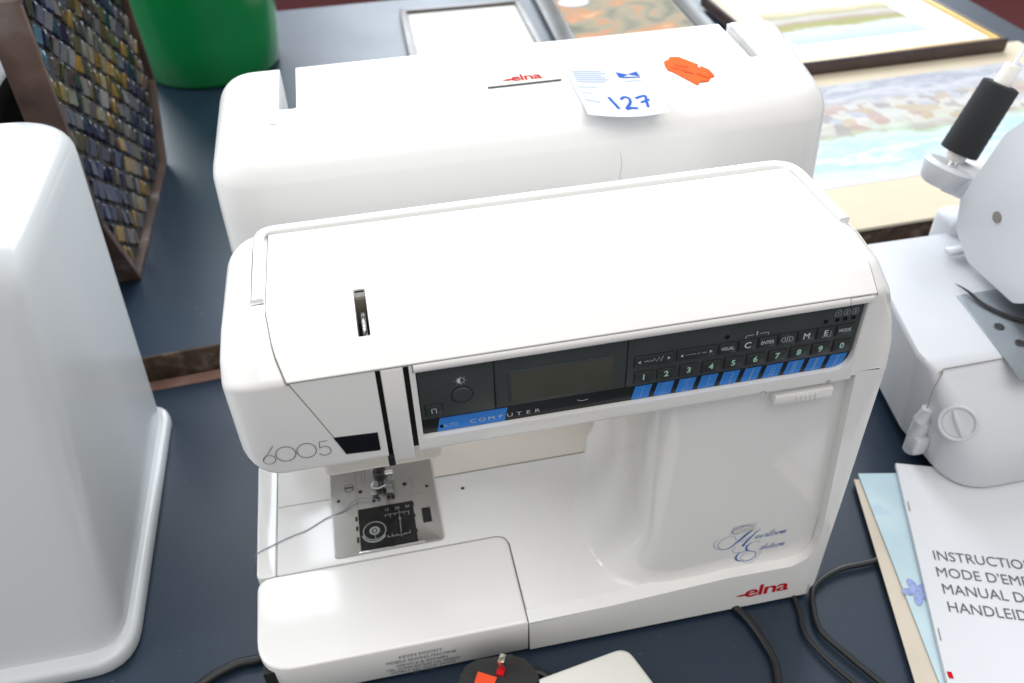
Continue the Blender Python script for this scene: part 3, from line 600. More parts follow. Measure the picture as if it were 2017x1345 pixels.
box('base_pan', -0.376, 0.0, 0.004, 0.182, 0.0025, 0.0300, 'dark_gap', sm)
for x in (-0.36, -0.02):
    for y in (0.02, 0.165): cyl('rubber_foot', (x, y, 0.0), (0, 0, 1), 0.008, 0.004, 'cable', sm, 16)
tube('seam', [(-0.3660, 0.1350, 0.0362), (-0.3280, 0.1345, 0.0362)], 0.00028, 'groove', sm, 6)
prism('rear_bed_panel', fillet([(-0.2475, 0.1385), (-0.1120, 0.1385), (-0.1120, 0.184), (-0.2475, 0.184)], [0.001, 0.013, 0.001, 0.001], 8), 0.0355, 0.0367, 'xy', 'cream_plastic', sm, 0.0004)
tube('seam', [(p[0], p[1], 0.0364) for p in fillet([(-0.2475, 0.1381), (-0.1116, 0.1381), (-0.1116, 0.184)], [0, 0.013, 0], 8)], 0.00030, 'groove', sm, 6)
cyl('bed_hole', (-0.2283, 0.1230, 0.0355), (0, 0, 1), 0.0014, 0.0009, 'dark_gap', sm, 14)
# service text on the tray front
KV = FX(-0.0009)
for s, x, z, wd in (('KEVIN DOODY', -0.2760, 0.0256, 0.0285), ('MOBILE SEWING MACHINE', -0.2760, 0.0207, 0.046), ('SERVICE & REPAIRS', -0.2760, 0.0160, 0.034), ('TEL. 01949 837530 OR 500840', -0.2757, 0.0120, 0.049), ('MOBILE No. 07778 437003', -0.2757, 0.0083, 0.0428), ('EST. 1984', -0.2757, 0.0052, 0.0148)):
    o = text('service_lettering', s, 0.0044 if z > 0.02 else 0.0038, KV, 0, 0, 'grey_ink', sm)
    xs_ = [v.co.x for v in o.data.vertices]; k = wd / (max(xs_) - min(xs_)); c0 = (max(xs_) + min(xs_)) / 2
    for v in o.data.vertices: v.co = Vector((x + (v.co.x - c0) * k, -0.0003, z + v.co.z))
# ---- needle plate and what stands on it
np_ = prism('needle_plate', fillet([(-0.3266, 0.0785), (-0.2490, 0.0785), (-0.2490, 0.182), (-0.3266, 0.182)], [0.003, 0.003, 0.001, 0.001], 5), 0.0355, 0.0376, 'xy', 'steel', sm, 0.0008)
zp = 0.0377
box('hook_window', -0.3078, -0.2670, 0.0800, 0.1185, 0.036, zp, 'clear_dark', np_)
box('slide_edge', -0.3095, -0.2620, 0.0786, 0.0797, 0.0365, 0.0382, 'chrome', np_, 0.0003)
for x, y, w_, d_ in ((-0.3092, 0.0905, 0.0016, 0.005), (-0.3092, 0.1010, 0.0016, 0.004), (-0.3092, 0.1100, 0.0016, 0.004), (-0.2672, 0.1150, 0.0018, 0.004), (-0.2672, 0.1040, 0.0018, 0.003), (-0.2672, 0.0900, 0.0018, 0.003)):
    box('slide_notch', x - w_ / 2, x + w_ / 2, y - d_ / 2, y + d_ / 2, 0.037, zp + 0.0002, 'dark_gap', np_)
T = TZ(zp + 0.0002)
strokes('bobbin', [(circle2(-0.2969, 0.0963, 0.0081, 36), 0.0007, True), (circle2(-0.2969, 0.0963, 0.0030, 24), 0.0016, True), (arc2(-0.2972, 0.0950, 0.0086, 190, 330, 18), 0.0012), (circle2(-0.2969, 0.0963, 0.0011, 16), 0.0005, True),
        ([(-0.2969, 0.0930), (-0.2966, 0.0885)], 0.0004)], T, 'bobbin_clear', np_)
cyl('bobbin_hub', (-0.2969, 0.0963, zp), (0, 0, 1), 0.0012, 0.0004, 'bobbin_clear', np_, 20)
rl = [([(-0.2885, 0.1090), (-0.2700, 0.1090)], 0.0004), ([(-0.2778, 0.1112), (-0.2782, 0.0868)], 0.0004), ([(-0.2884, 0.0884), (-0.2715, 0.0888)], 0.0004)]
for k in range(6): rl += [([(-0.2880 + k * 0.0034, 0.1090), (-0.2880 + k * 0.0034, 0.1070 - 0.0012 * (k % 2))], 0.0004), ([(-0.2878 + k * 0.0032, 0.0886), (-0.2878 + k * 0.0032, 0.0901 + 0.0010 * (k % 2))], 0.0004)]
rl += [(circle2(-0.2779, 0.1035, 0.0006, 10), 0.0005, True)]
strokes('seam_gauge', rl, T, 'bobbin_clear', np_)
for i, x in enumerate((-0.2867, -0.2790, -0.2715)): text('gauge_lettering', ('15', '20', '30')[i], 0.0036, T, x, 0.1135, 'bobbin_clear', np_)
box('cutter_hole', -0.2614, -0.2549, 0.0958, 0.1095, 0.037, zp + 0.0002, 'black_gloss', np_)
strokes('screw_rim', [(circle2(-0.3130, 0.1412, 0.0035, 24), 0.0004, True)], T, 'grey_ink', np_)
sc = cyl('plate_screw', (-0.3130, 0.1412, 0.0374), (0, 0, 1), 0.0032, 0.0007, 'steel', np_, 20, bev=0.0003)
for x, y, r in ((-0.3048, 0.1356, 0.0016), (-0.2711, 0.1359, 0.0018), (-0.3214, 0.1299, 0.0013), (-0.2547, 0.1302, 0.0013)):
    cyl('plate_hole', (x, y, 0.0372), (0, 0, 1), r, 0.0006, 'dark_gap', np_, 14)
box('screw_slot', -0.3158, -0.3102, 0.1407, 0.1417, 0.0378, 0.0383, 'dark_gap', np_)
strokes('plate_marks', [([(-0.3075, 0.120), (-0.3075, 0.160)], 0.0002), ([(-0.3030, 0.142), (-0.3030, 0.158)], 0.0002), ([(-0.3005, 0.142), (-0.3005, 0.158)], 0.0002), ([(-0.2660, 0.128), (-0.2660, 0.142)], 0.0002), ([(-0.2690, 0.124), (-0.2580, 0.124)], 0.0002), ([(-0.2655, 0.1335), (-0.2645, 0.1345)], 0.0004)], T, 'grey_ink', np_)
for x in (-0.2953, -0.2916, -0.2841, -0.2807): box('feed_dog', x - 0.0011, x + 0.0011, 0.1235, 0.1265, 0.0375, 0.0384, 'dark_gap', np_)
# presser foot, bar and needle
pf = box('presser_foot', -0.2955, -0.2800, 0.1325, 0.1540, 0.0400, 0.0418, 'foot_clear', sm, 0.0006)
box('foot_toe', -0.2965, -0.2920, 0.1270, 0.1330, 0.0398, 0.0416, 'steel', pf, 0.0005)
box('foot_toe', -0.2850, -0.2795, 0.1270, 0.1330, 0.0398, 0.0416, 'foot_clear', pf, 0.0005)
box('foot_slot', -0.2905, -0.2865, 0.1315, 0.1420, 0.0415, 0.0421, 'dark_gap', pf)
box('foot_clip', -0.2920, -0.2838, 0.1420, 0.1490, 0.0415, 0.0500, 'dark_steel', pf, 0.0006)
box('foot_block', -0.2835, -0.2790, 0.1355, 0.1450, 0.0415, 0.0455, 'foot_clear', pf, 0.0005)
cyl('presser_bar', (-0.2880, 0.1380, 0.0500), (0, 0, 1), 0.0030, 0.162, 'dark_steel', sm, 16)
cyl('needle_bar', (-0.2880, 0.1260, 0.0660), (0, 0, 1), 0.0026, 0.146, 'dark_steel', sm, 16)
cyl('needle', (-0.2880, 0.1260, 0.0385), (0, 0, 1), 0.00025, 0.029, 'chrome', sm, 8, 0.0005)
nc = cyl('needle_clamp', (-0.2880, 0.1260, 0.0600), (0, 0, 1), 0.0044, 0.008, 'dark_steel', sm, 18, bev=0.0006)
cyl('clamp_screw', (-0.2840, 0.1260, 0.0640), (1, 0, 0), 0.0020, 0.006, 'chrome', nc, 12, bev=0.0003)
tube('thread_hook', catmull([(-0.2925, 0.1230, 0.0610), (-0.2945, 0.1210, 0.0575), (-0.2900, 0.1200, 0.0560), (-0.2845, 0.1210, 0.0575)], 5), 0.0006, 'chrome', nc, 6)
box('needle_housing', -0.3135, -0.2450, 0.0400, 0.128, 0.1600, 0.2120, 'cream_plastic', sm, 0.004, 3)
box('thread_cutter', -0.2752, -0.2716, 0.0010, 0.0060, 0.2035, 0.2110, 'dark_steel', sm, 0.0005)
tube('loose_thread', catmull([(-0.2890, 0.120, 0.0420), (-0.3060, 0.1270, 0.0400), (-0.3190, 0.1190, 0.0385), (-0.3310, 0.1165, 0.0368), (-0.3455, 0.1085, 0.0368), (-0.3560, 0.1055, 0.0368), (-0.3680, 0.1010, 0.0368), (-0.3810, 0.0955, 0.0362), (-0.3832, 0.0945, 0.0300)], 6), 0.00035, 'thread', sm, 6)

# ------------------------------------------------------------------ tall cover behind the machine
cv = thing('hard_cover', (-0.15, 0.27, 0), 'white hard plastic carrying cover with handle notches and orange tag, behind the machine', 'machine cover')
def cover_loops(off, ztop):
    L = []
    H = ztop
    def sec(z, ins):
        d = (H - z) / H
        x0, x1 = -0.3625 - 0.004 * d + ins * 0.85, 0.0600 + 0.006 * d - ins * 0.6
        y0, y1 = 0.1955 - 0.006 * d + ins, 0.3440 + 0.004 * d - ins * 0.35
        return V3(fillet([(x0 + off, y0 + off), (x1 - off, y0 + off), (x1 + 0.026 - off, y1 - off), (x0 - 0.002 + off, y1 - off)], [max(0.004, 0.030 - ins * 0.2 - off)] * 2 + [max(0.004, 0.016 - ins * 0.2 - off)] * 2, 7), z)
    r = 0.026
    for z in (0.002, 0.06, 0.12, 0.18, 0.22, 0.245): L.append(sec(z, 0))
    for k in range(1, 10):
        t = math.radians(10 * k); L.append(sec(H - r + r * math.sin(t), r * (1 - math.cos(t))))
    return L
bm = bmesh.new()
a = bm_loft(bm, cover_loops(0, 0.290), False, True); b = bm_loft(bm, cover_loops(0.003, 0.287), False, True)
n = len(a[0])
for i in range(n): bm.faces.new((a[0][i], b[0][i], b[0][(i + 1) % n], a[0][(i + 1) % n]))
shell = link('cover_shell', finish(bm, True, 50), 'cover_plastic', cv)
cut(shell, bm_box(bmesh.new(), -0.3165, -0.3045, 0.2625, 0.42, 0.246, 0.31, 0.002, 2))
cut(shell, bm_prism(bmesh.new(), fillet([(0.0250, 0.2640), (0.0335, 0.2640), (0.0470, 0.42), (0.0330, 0.42)], [0.002, 0.002, 0, 0], 4), 0.246, 0.31, 'xy'))
for x0, x1, y0, y1 in ((-0.3205, -0.3167, 0.2590, 0.3440), (-0.3043, -0.3005, 0.2590, 0.3440), (-0.3168, -0.3042, 0.2585, 0.2622), (0.0195, 0.0247, 0.2600, 0.3440), (0.0230, 0.0360, 0.2590, 0.2636)):
    box('notch_wall', x0, x1, y0, y1, 0.215, 0.2860, 'cover_plastic', cv)
prism('notch_wall', [(0.0338, 0.2640), (0.0370, 0.2640), (0.0436, 0.3440), (0.0405, 0.3440)], 0.215, 0.2860, 'xy', 'cover_plastic', cv)
bdg = prism('maker_badge', fillet([(-0.1722, 0.2605), (-0.1189, 0.2605), (-0.1185, 0.2780), (-0.1710, 0.2780)], [0.0006, 0.0006, 0.003, 0.003], 3), 0.2898, 0.2910, 'xy', 'badge_paper', cv, 0.0003)
box('badge_edge', -0.1722, -0.1189, 0.2596, 0.2604, 0.2893, 0.2912, 'grey_ink', bdg)
text('badge_lettering', 'elna', 0.0150, TZ(0.2913), -0.1425, 0.2702, 'red_ink', bdg, xs=1.0, bold=0.0002, space=0.92)
flat('badge_lettering', [(-0.1605, 0.2685), (-0.1560, 0.2700), (-0.1535, 0.2700), (-0.1535, 0.2675), (-0.1560, 0.2670)], TZ(0.2913), 'red_ink', bdg)
# curled paper lot label
bm = bmesh.new(); G = []
def lab(u, v):   # u across, v from back to front; the front edge droops over the cover's rounding
    x = -0.1125 + 0.0515 * u - 0.0040 * v + 0.002 * u * v; y = 0.2785 - 0.0140 * u - 0.0800 * v + (-0.006 * u * (1 - u) * 4) * v + 0.0040 * u * v
    z = 0.2911 + 0.0030 * max(0, v - 0.35) ** 1.5 + 0.003 * max(0, u - 0.55) ** 2 * v - 0.012 * max(0, v - 0.70) ** 2
    return Vector((x, y, z))
for i in range(13): G.append([bm.verts.new(lab(j / 12, i / 12)) for j in range(13)])
for i in range(12):
    for j in range(12): bm.faces.new((G[i][j], G[i][j + 1], G[i + 1][j + 1], G[i + 1][j]))
lb = link('lot_label', finish(bm), 'label_paper', cv)
def LF(u, v): return lab(u, v) + Vector((0, 0, 0.0003))
def lot(st): return strokes('label_print', st, LF, 'faint_ink', lb)
lot([([(0.08, 0.08 + 0.045 * k), (0.48 + 0.04 * math.sin(k * 2.1), 0.08 + 0.045 * k)], 0.010) for k in range(6)] + [([(0.05, 0.42), (0.30, 0.42)], 0.008), ([(0.06, 0.55), (0.20, 0.55)], 0.008), ([(0.70, 0.30), (0.92, 0.30)], 0.008), ([(0.06, 0.70), (0.22, 0.74)], 0.012)])
for q in ([(0.66, 0.10), (0.80, 0.16), (0.66, 0.22)], [(0.94, 0.09), (0.80, 0.15), (0.94, 0.20)], [(0.66, 0.205), (0.72, 0.23), (0.94, 0.23), (0.94, 0.215)]): flat('label_mark', q, LF, 'pen_ink', lb)
strokes('lot_number', [([(0.36, 0.63), (0.40, 0.86)], 0.036), (catmull([(0.49, 0.68), (0.55, 0.63), (0.60, 0.66), (0.58, 0.75), (0.49, 0.86), (0.55, 0.85), (0.63, 0.86)], 4), 0.034),
        (catmull([(0.68, 0.67), (0.76, 0.64), (0.82, 0.64), (0.79, 0.74), (0.76, 0.86)], 4), 0.034), ([(0.71, 0.76), (0.84, 0.72)], 0.030)], LF, 'pen_ink', lb)
# torn orange tag
og = []
tagp = [(-0.0405, 0.2650), (-0.0385, 0.2725), (-0.0345, 0.2745), (-0.0320, 0.2790), (-0.0255, 0.2780), (-0.0165, 0.2600), (-0.0195, 0.2570), (-0.0125, 0.2480), (-0.0128, 0.2380), (-0.0165, 0.2360), (-0.0205, 0.2300), (-0.0265, 0.2310), (-0.0300, 0.2260), (-0.0330, 0.2350), (-0.0385, 0.2520), (-0.0412, 0.2570)]
ot = prism('price_tag', tagp, 0.2903, 0.2909, 'xy', 'orange_paper', cv)
prism('tag_fold', [(-0.0240, 0.2440), (-0.0165, 0.2560), (-0.0130, 0.2470), (-0.0190, 0.2340)], 0.2911, 0.2916, 'xy', 'orange_paper', ot)
tf = frame((-0.0375, 0.2655, 0.29105), (0.55, -0.83, 0), (0.83, 0.55, 0))
text('tag_lettering', 'LOT', 0.0055, tf, 0.004, 0.003, 'orange_ink', ot, align='LEFT'); text('tag_lettering', '127 ITEM', 0.0050, tf, 0.004, -0.003, 'orange_ink', ot, align='LEFT')
tube('hairline_crack', catmull([(-0.0938, 0.1952, 0.2630), (-0.0926, 0.1946, 0.2540), (-0.0934, 0.1945, 0.2470), (-0.0922, 0.1943, 0.2380)], 5), 0.00016, 'paper_tan', cv, 5)
# scuffs
for q in ([(-0.3235, 0.2435), (-0.318, 0.2425), (-0.3175, 0.240), (-0.322, 0.2405)], [(-0.316, 0.2465), (-0.3085, 0.2475), (-0.3095, 0.2462)], [(-0.3035, 0.2502), (-0.2985, 0.2508), (-0.299, 0.2496)]):
    flat('scuff', q, TZ(0.2904), 'paper_tan', cv)

# ------------------------------------------------------------------ flanged cover at the left
lc = thing('machine_hood', (-0.62, 0.18, 0), 'glossy grey-white machine hood with flanged bottom rim, at the left edge', 'machine cover')
HT = 0.279
def hood(z, ins=0.0):
    d = z / HT
    xr = -0.4745 + 0.004 * d; xl = -0.86 + 0.03 * d; yf = 0.0525 + 0.088 * d; yb = 0.298 + 0.044 * d
    return V3(fillet([(xl + ins, yf + ins), (xr - ins, yf + ins), (xr - ins, yb - ins), (xl + ins, yb - ins)], [0.03, 0.026 + ins * 0.2, 0.020 + ins * 0.2, 0.02], 7), z)
LL = [hood(z) for z in (0.006, 0.05, 0.1, 0.15, 0.2, 0.245)]
for k in range(1, 10):
    t = math.radians(10 * k); LL.append(hood(HT - 0.030 + 0.030 * math.sin(t), 0.030 * (1 - math.cos(t))))
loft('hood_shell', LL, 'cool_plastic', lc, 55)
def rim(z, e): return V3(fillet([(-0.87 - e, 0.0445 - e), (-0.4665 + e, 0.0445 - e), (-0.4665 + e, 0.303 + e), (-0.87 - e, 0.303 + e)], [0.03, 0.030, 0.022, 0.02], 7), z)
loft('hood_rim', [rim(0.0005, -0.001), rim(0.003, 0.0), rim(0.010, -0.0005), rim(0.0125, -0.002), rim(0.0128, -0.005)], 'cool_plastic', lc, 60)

# ------------------------------------------------------------------ mosaic tray on edge
mt = thing('mosaic_tray', (-0.535, 0.63, ZT), 'octagonal mosaic tray of dark glass tiles standing on its edge at the left', 'mosaic tray')
oct_ = [(0.487, ZT), (0.748, ZT), (0.822, 0.108), (0.806, 0.235), (0.730, 0.372), (0.520, 0.385), (0.440, 0.325), (0.435, 0.120)]
XF = -0.513
cy_, cz_ = 0.635, 0.20
def inset(pp, k): return [(cy_ + (p[0] - cy_) * k, cz_ + (p[1] - cz_) * k) for p in pp]
prism('backing', inset(oct_, 0.985), XF - 0.026, XF - 0.005, 'yz', 'grout', mt)
inn = inset(oct_, 0.960)
for i in range(8):
    j = (i + 1) % 8
    prism('rim_board', [oct_[i], oct_[j], inn[j], inn[i]], XF - 0.028, XF + 0.0025, 'yz', 'tray_wood', mt, 0.0012)
def inside(y, z, pp):
    for i in range(len(pp)):
        a, b = pp[i], pp[(i + 1) % len(pp)]
        if (b[0] - a[0]) * (z - a[1]) - (b[1] - a[1]) * (y - a[0]) < 0: return False
    return True
lim = inset(oct_, 0.930)
rd = Vector((0.82, -0.573)); cdv = Vector((-0.573, -0.82)); rs, cs = 0.0190, 0.0200
bm = bmesh.new()
bm_box(bm, -0.0016, 0.0028, -rs * 0.41, rs * 0.41, -cs * 0.43, cs * 0.43, 0.0011, 1); tile_me = finish(bm)
tmes = []
for m_ in TILE:
    me = tile_me.copy(); me.materials.append(M[m_]); tmes.append(me)
cnt = 0
for i in range(-16, 17):
    for j in range(-16, 17):
        p = Vector((cy_, cz_)) + rd * ((i + (0.5 if j % 2 else 0.0)) * rs) + cdv * (j * cs)
        if not inside(p.x, p.y, lim): continue
        v = math.sin(p.x * 31 + 1.3) + math.sin(p.y * 37 + p.x * 11) + random.uniform(-1.3, 1.3)
        idx = random.choice((0, 1, 0)) if v < -1.1 else random.choice((2, 8, 0, 3)) if v < -0.2 else random.choice((3, 8, 10, 2, 7)) if v < 0.6 else random.choice((4, 10, 9, 8, 3)) if v < 1.4 else random.choice((5, 9, 11, 4))
        if (p - Vector((0.475, 0.265))).length < 0.030 and random.random() < 0.7: idx = 6
        o = bpy.data.objects.new('glass_tile', tmes[idx]); COL.objects.link(o); o.parent = mt
        o.matrix_parent_inverse = Matrix.Translation(mt.location).inverted()
        rot = Matrix(((1, 0, 0), (0, rd.x, cdv.x), (0, rd.y, cdv.y)))
        rot = rot @ Matrix.Rotation(random.uniform(-0.2, 0.2), 3, 'Y') @ Matrix.Rotation(random.uniform(-0.2, 0.2), 3, 'Z') @ Matrix.Rotation(random.uniform(-0.05, 0.05), 3, 'X')
        if rot.determinant() < 0: rot = rot @ Matrix.Diagonal((-1, 1, 1))
        o.matrix_basis = Matrix.Translation((XF - 0.0045 + random.uniform(-0.0006, 0.0006), p.x, p.y)) @ rot.to_4x4() @ Matrix.Diagonal((1, random.uniform(0.82, 1.08), random.uniform(0.85, 1.06), 1)); cnt += 1
print('tiles', cnt)

# ------------------------------------------------------------------ black box behind the hood
bb = thing('storage_box', (-0.70, 0.58, ZT), 'black box mostly hidden behind the hood and the mosaic tray at the left edge', 'box')
box('box_body', -0.92, -0.575, 0.44, 0.86, ZT, 0.215, 'plug_black', bb, 0.004)
box('box_lid', -0.925, -0.570, 0.435, 0.865, 0.215, 0.240, 'plug_black', bb, 0.005)
# ------------------------------------------------------------------ green bucket
bk = thing('green_bucket', (-0.472, 1.075, ZT), 'plain green plastic bucket on the rear table', 'bucket')
def ring(r, z, n=48): return [Vector((-0.472 + r * math.cos(2 * math.pi * k / n), 1.075 + r * math.sin(2 * math.pi * k / n), z)) for k in range(n)]
bm = bmesh.new()
bm_loft(bm, [ring(r, ZT + z) for r, z in ((0.088, 0.0), (0.098, 0.0015), (0.103, 0.008), (0.108, 0.06), (0.1145, 0.14), (0.121, 0.22), (0.127, 0.30), (0.123, 0.30), (0.117, 0.22), (0.105, 0.06), (0.098, 0.012))])
link('bucket_body', finish(bm), 'green_plastic', bk)
tor = [(-0.472 + 0.1285 * math.cos(2 * math.pi * k / 48), 1.075 + 0.1285 * math.sin(2 * math.pi * k / 48), ZT + 0.298) for k in range(48)]
tube('bucket_rim', tor, 0.0045, 'green_plastic', bk, 8, True)

# ------------------------------------------------------------------ pictures on the rear table
def picture(name, cx, cy, w_, d_, rot, label, fw, fh, fmat, z0=ZT):
    t = thing(name, (cx, cy, z0), label, 'picture')
    t.rotation_euler = (0, 0, rot)
    inv = Matrix.Translation((cx, cy, z0)) @ Matrix.Rotation(rot, 4, 'Z')
    def add(nm, bm, m):
        o = link(nm, finish(bm), m); o.parent = t; return o
    if fw:
        x, y = w_ / 2, d_ / 2
        for pts_ in ([(-x, -y), (x, -y), (x - fw, -y + fw), (-x + fw, -y + fw)], [(x, -y), (x, y), (x - fw, y - fw), (x - fw, -y + fw)], [(x, y), (-x, y), (-x + fw, y - fw), (x - fw, y - fw)], [(-x, y), (-x, -y), (-x + fw, -y + fw), (-x + fw, y - fw)]):
            add('frame_bar', bm_prism(bmesh.new(), pts_, 0.0, fh, 'xy', 0.0016), fmat)
    return t, add
t, add = picture('framed_document', -0.066, 1.055, 0.212, 0.300, -0.03, 'cream printed sheet in a slim brown frame on the rear table', 0.012, 0.013, 'frame_brown')
add('printed_sheet', bm_box(bmesh.new(), -0.094, 0.094, -0.138, 0.138, 0.001, 0.0075), 'mount_white')
bm = bmesh.new()
for k in range(13): bm_stroke(bm, [(-0.062 + 0.012 * (k % 3), 0.090 - 0.014 * k), (0.060 - 0.010 * (k % 2), 0.090 - 0.014 * k)], 0.0025, TZ(0.0080))
o = add('printed_lines', bm, 'mount_cream')
t, add = picture('framed_still_life', 0.195, 1.085, 0.262, 0.33, -0.055, 'dark framed still life with a round white sticker, between the two pale pictures', 0.030, 0.013, 'frame_black')
add('slip', bm_box(bmesh.new(), -0.103, 0.103, -0.137, 0.137, 0.001, 0.0085), 'frame_line')
add('painted_panel', bm_box(bmesh.new(), -0.098, 0.098, -0.132, 0.132, 0.002, 0.0094), 'still_life_painting')
bm = bmesh.new(); bm.faces.new([bm.verts.new((-0.068 + 0.027 * math.cos(a), 0.078 + 0.022 * math.sin(a), 0.0100)) for a in [2 * math.pi * k / 28 for k in range(28)]])
add('round_sticker', bm, 'label_paper')
t, add = picture('framed_landscape', 0.518, 0.945, 0.350, 0.325, 0.02, 'pale watercolour landscape in a black and gold frame on the rear table', 0.0060, 0.0205, 'frame_brown', ZT + 0.0045)
for pts_ in ([(-0.168, -0.1555), (0.168, -0.1555), (0.162, -0.1495), (-0.162, -0.1495)], [(0.168, -0.1555), (0.168, 0.1555), (0.162, 0.1495), (0.162, -0.1495)], [(0.168, 0.1555), (-0.168, 0.1555), (-0.162, 0.1495), (0.162, 0.1495)], [(-0.168, 0.1555), (-0.168, -0.1555), (-0.162, -0.1495), (-0.162, 0.1495)]):
    add('gold_slip', bm_prism(bmesh.new(), pts_, 0.004, 0.0195, 'xy', 0.001), 'frame_gold')
add('mount', bm_box(bmesh.new(), -0.162, 0.162, -0.150, 0.150, 0.004, 0.0150), 'mount_white')
bm = bmesh.new(); bm.faces.new([bm.verts.new(p) for p in ((-0.125, -0.083, 0.0155), (0.095, -0.083, 0.0155), (0.095, 0.062, 0.0155), (-0.125, 0.062, 0.0155))])
add('watercolour', bm, 'landscape_painting')
t, add = picture('mounted_watercolour', 0.470, 0.605, 0.560, 0.415, 0.028, 'unframed harbour watercolour on cream mount board beside the spool of thread', 0, 0, None)
add('mount_board', bm_box(bmesh.new(), -0.280, 0.280, -0.2075, 0.2075, 0.0, 0.0040, 0.0006), 'mount_cream')
bm = bmesh.new(); bm.faces.new([bm.verts.new(p) for p in ((-0.240, -0.122, 0.0043), (0.225, -0.122, 0.0043), (0.225, 0.140, 0.0043), (-0.240, 0.140, 0.0043))])
add('watercolour', bm, 'harbour_painting')

# ------------------------------------------------------------------ overlocker at the right
sg = thing('overlocker', (0.30, 0.16, 0), 'white overlocker sewing machine with grey needle plate, at the right edge', 'sewing machine')
BZ = 0.096
def bsec(z):
    t = z / BZ
    # the front rolls forward from the bed edge and tucks in at the bottom
    fy = 0.108 - 0.058 * math.sin(math.radians(min(90, (1 - t) * 140))) if t > 0.35 else 0.050 + 0.003 * (0.35 - t) / 0.35
    lx = 0.137 - 0.004 * t + 0.006 * (1 - t)
    return V3(fillet([(lx + 0.003, fy), (0.56, fy), (0.56, 0.275), (0.168, 0.275), (lx, 0.125)], [0.034, 0.004, 0.004, 0.006, 0.03], 7), z)
LL = [bsec(z) for z in (0.0145, 0.020, 0.034, 0.044, 0.054, 0.064, 0.073, 0.081, 0.087, 0.0915, 0.0945)]
top = bsec(BZ); cen = Vector((0.35, 0.19, 0)); LL.append([Vector((cen.x + (p.x - cen.x) * 0.992, cen.y + (p.y - cen.y) * 0.985, BZ + 0.0008)) for p in top])
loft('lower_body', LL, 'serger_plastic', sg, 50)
for x in (0.175, 0.50):
    for y in (0.15, 0.25): cyl('rubber_foot', (x, y, 0.0), (0, 0, 1), 0.010, 0.016, 'cable', sg, 14)
zt = BZ + 0.0008
tube('seam', [(0.1385, 0.104, 0.0935), (0.1420, 0.1050, zt), (0.195, 0.1058, zt), (0.30, 0.106, zt)], 0.0005, 'groove', sg, 6)
tube('seam', catmull([(0.1420, 0.1045, 0.0945), (0.1330, 0.098, 0.084), (0.1290, 0.093, 0.070)], 5), 0.0004, 'groove', sg, 6)
npl = prism('needle_plate', [(0.2045, 0.1850), (0.1925, 0.1035), (0.1890, 0.0800), (0.40, 0.0800), (0.40, 0.1850)], zt, zt + 0.0012, 'xy', 'serger_steel', sg, 0.0003)
for x, y in ((0.2118, 0.1395), (0.2145, 0.1175)): cyl('plate_screw', (x, y, zt + 0.001), (0, 0, 1), 0.0042, 0.0012, 'dark_steel', npl, 16, bev=0.0005)
tube('thread_tail', catmull([(0.2110, 0.1975, zt + 0.003), (0.2140, 0.1850, zt + 0.0035), (0.2155, 0.1700, zt + 0.003), (0.2215, 0.1550, zt + 0.003), (0.2300, 0.1430, zt + 0.003), (0.2400, 0.1370, zt + 0.003), (0.2480, 0.1370, zt + 0.003)], 6), [0.0003 + 0.0011 * min(1, k / 9) for k in range(37)], 'cable', sg, 6)
tube('thread_tail', catmull([(0.2460, 0.149, zt + 0.003), (0.2540, 0.142, zt + 0.003), (0.262, 0.136, zt + 0.003)], 5), 0.0016, 'cable', sg, 6)
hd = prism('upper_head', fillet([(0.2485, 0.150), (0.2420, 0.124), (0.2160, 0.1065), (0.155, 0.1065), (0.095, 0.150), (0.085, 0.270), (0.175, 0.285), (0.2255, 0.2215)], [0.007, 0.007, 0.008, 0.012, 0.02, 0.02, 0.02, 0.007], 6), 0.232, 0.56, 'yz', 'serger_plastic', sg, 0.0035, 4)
cyl('head_hole', (0.2312, 0.2027, 0.1590), (1, 0, 0), 0.0048, 0.0016, 'groove', hd, 20)
# dial in the curved front corner
dn = Vector((-0.58, -0.66, 0.45)).normalized(); dc = Vector((0.1460, 0.0770, 0.0655)) ; du = dn.cross(Vector((0, 0, 1))).normalized(); dw = du.cross(dn)
tube('dial_collar', [dc + dn * 0.0005 + (du * math.cos(a) + dw * math.sin(a)) * 0.0128 for a in [2 * math.pi * k / 36 for k in range(36)]], 0.0016, 'serger_plastic', sg, 8, True)
dlo = cyl('dial', dc - dn * 0.004, dn, 0.0114, 0.0052, 'serger_plastic', sg, 32, bev=0.0008)
d45 = (du * 0.55 + dw * 0.83)
tube('dial_ridge', [dc + dn * 0.0015 + d45 * q for q in (-0.0102, -0.005, 0.0, 0.005, 0.0102)], [0.0012, 0.0022, 0.0024, 0.0022, 0.0012], 'serger_plastic', dlo, 8)
# hinge at the lower left corner
hg = tube('hinge', [(0.1365, 0.1010, 0.0145), (0.1362, 0.1005, 0.030), (0.1355, 0.1000, 0.050), (0.1362, 0.0998, 0.062)], [0.0066, 0.0070, 0.0068, 0.0045], 'serger_plastic', sg, 14)
box('hinge_knuckle', 0.1300, 0.1420, 0.0900, 0.1010, 0.018, 0.036, 'serger_plastic', hg, 0.003, 3)
cyl('side_hole', (0.1475, 0.1500, 0.066), (0.96, -0.28, 0), 0.0035, 0.001, 'groove', sg, 14)
box('rear_block', 0.2520, 0.34, 0.2650, 0.300, 0.020, 0.1120, 'serger_plastic', sg, 0.008, 3)
box('release_lever', 0.2280, 0.262, 0.2330, 0.2430, 0.101, 0.1050, 'serger_plastic', sg, 0.0012)
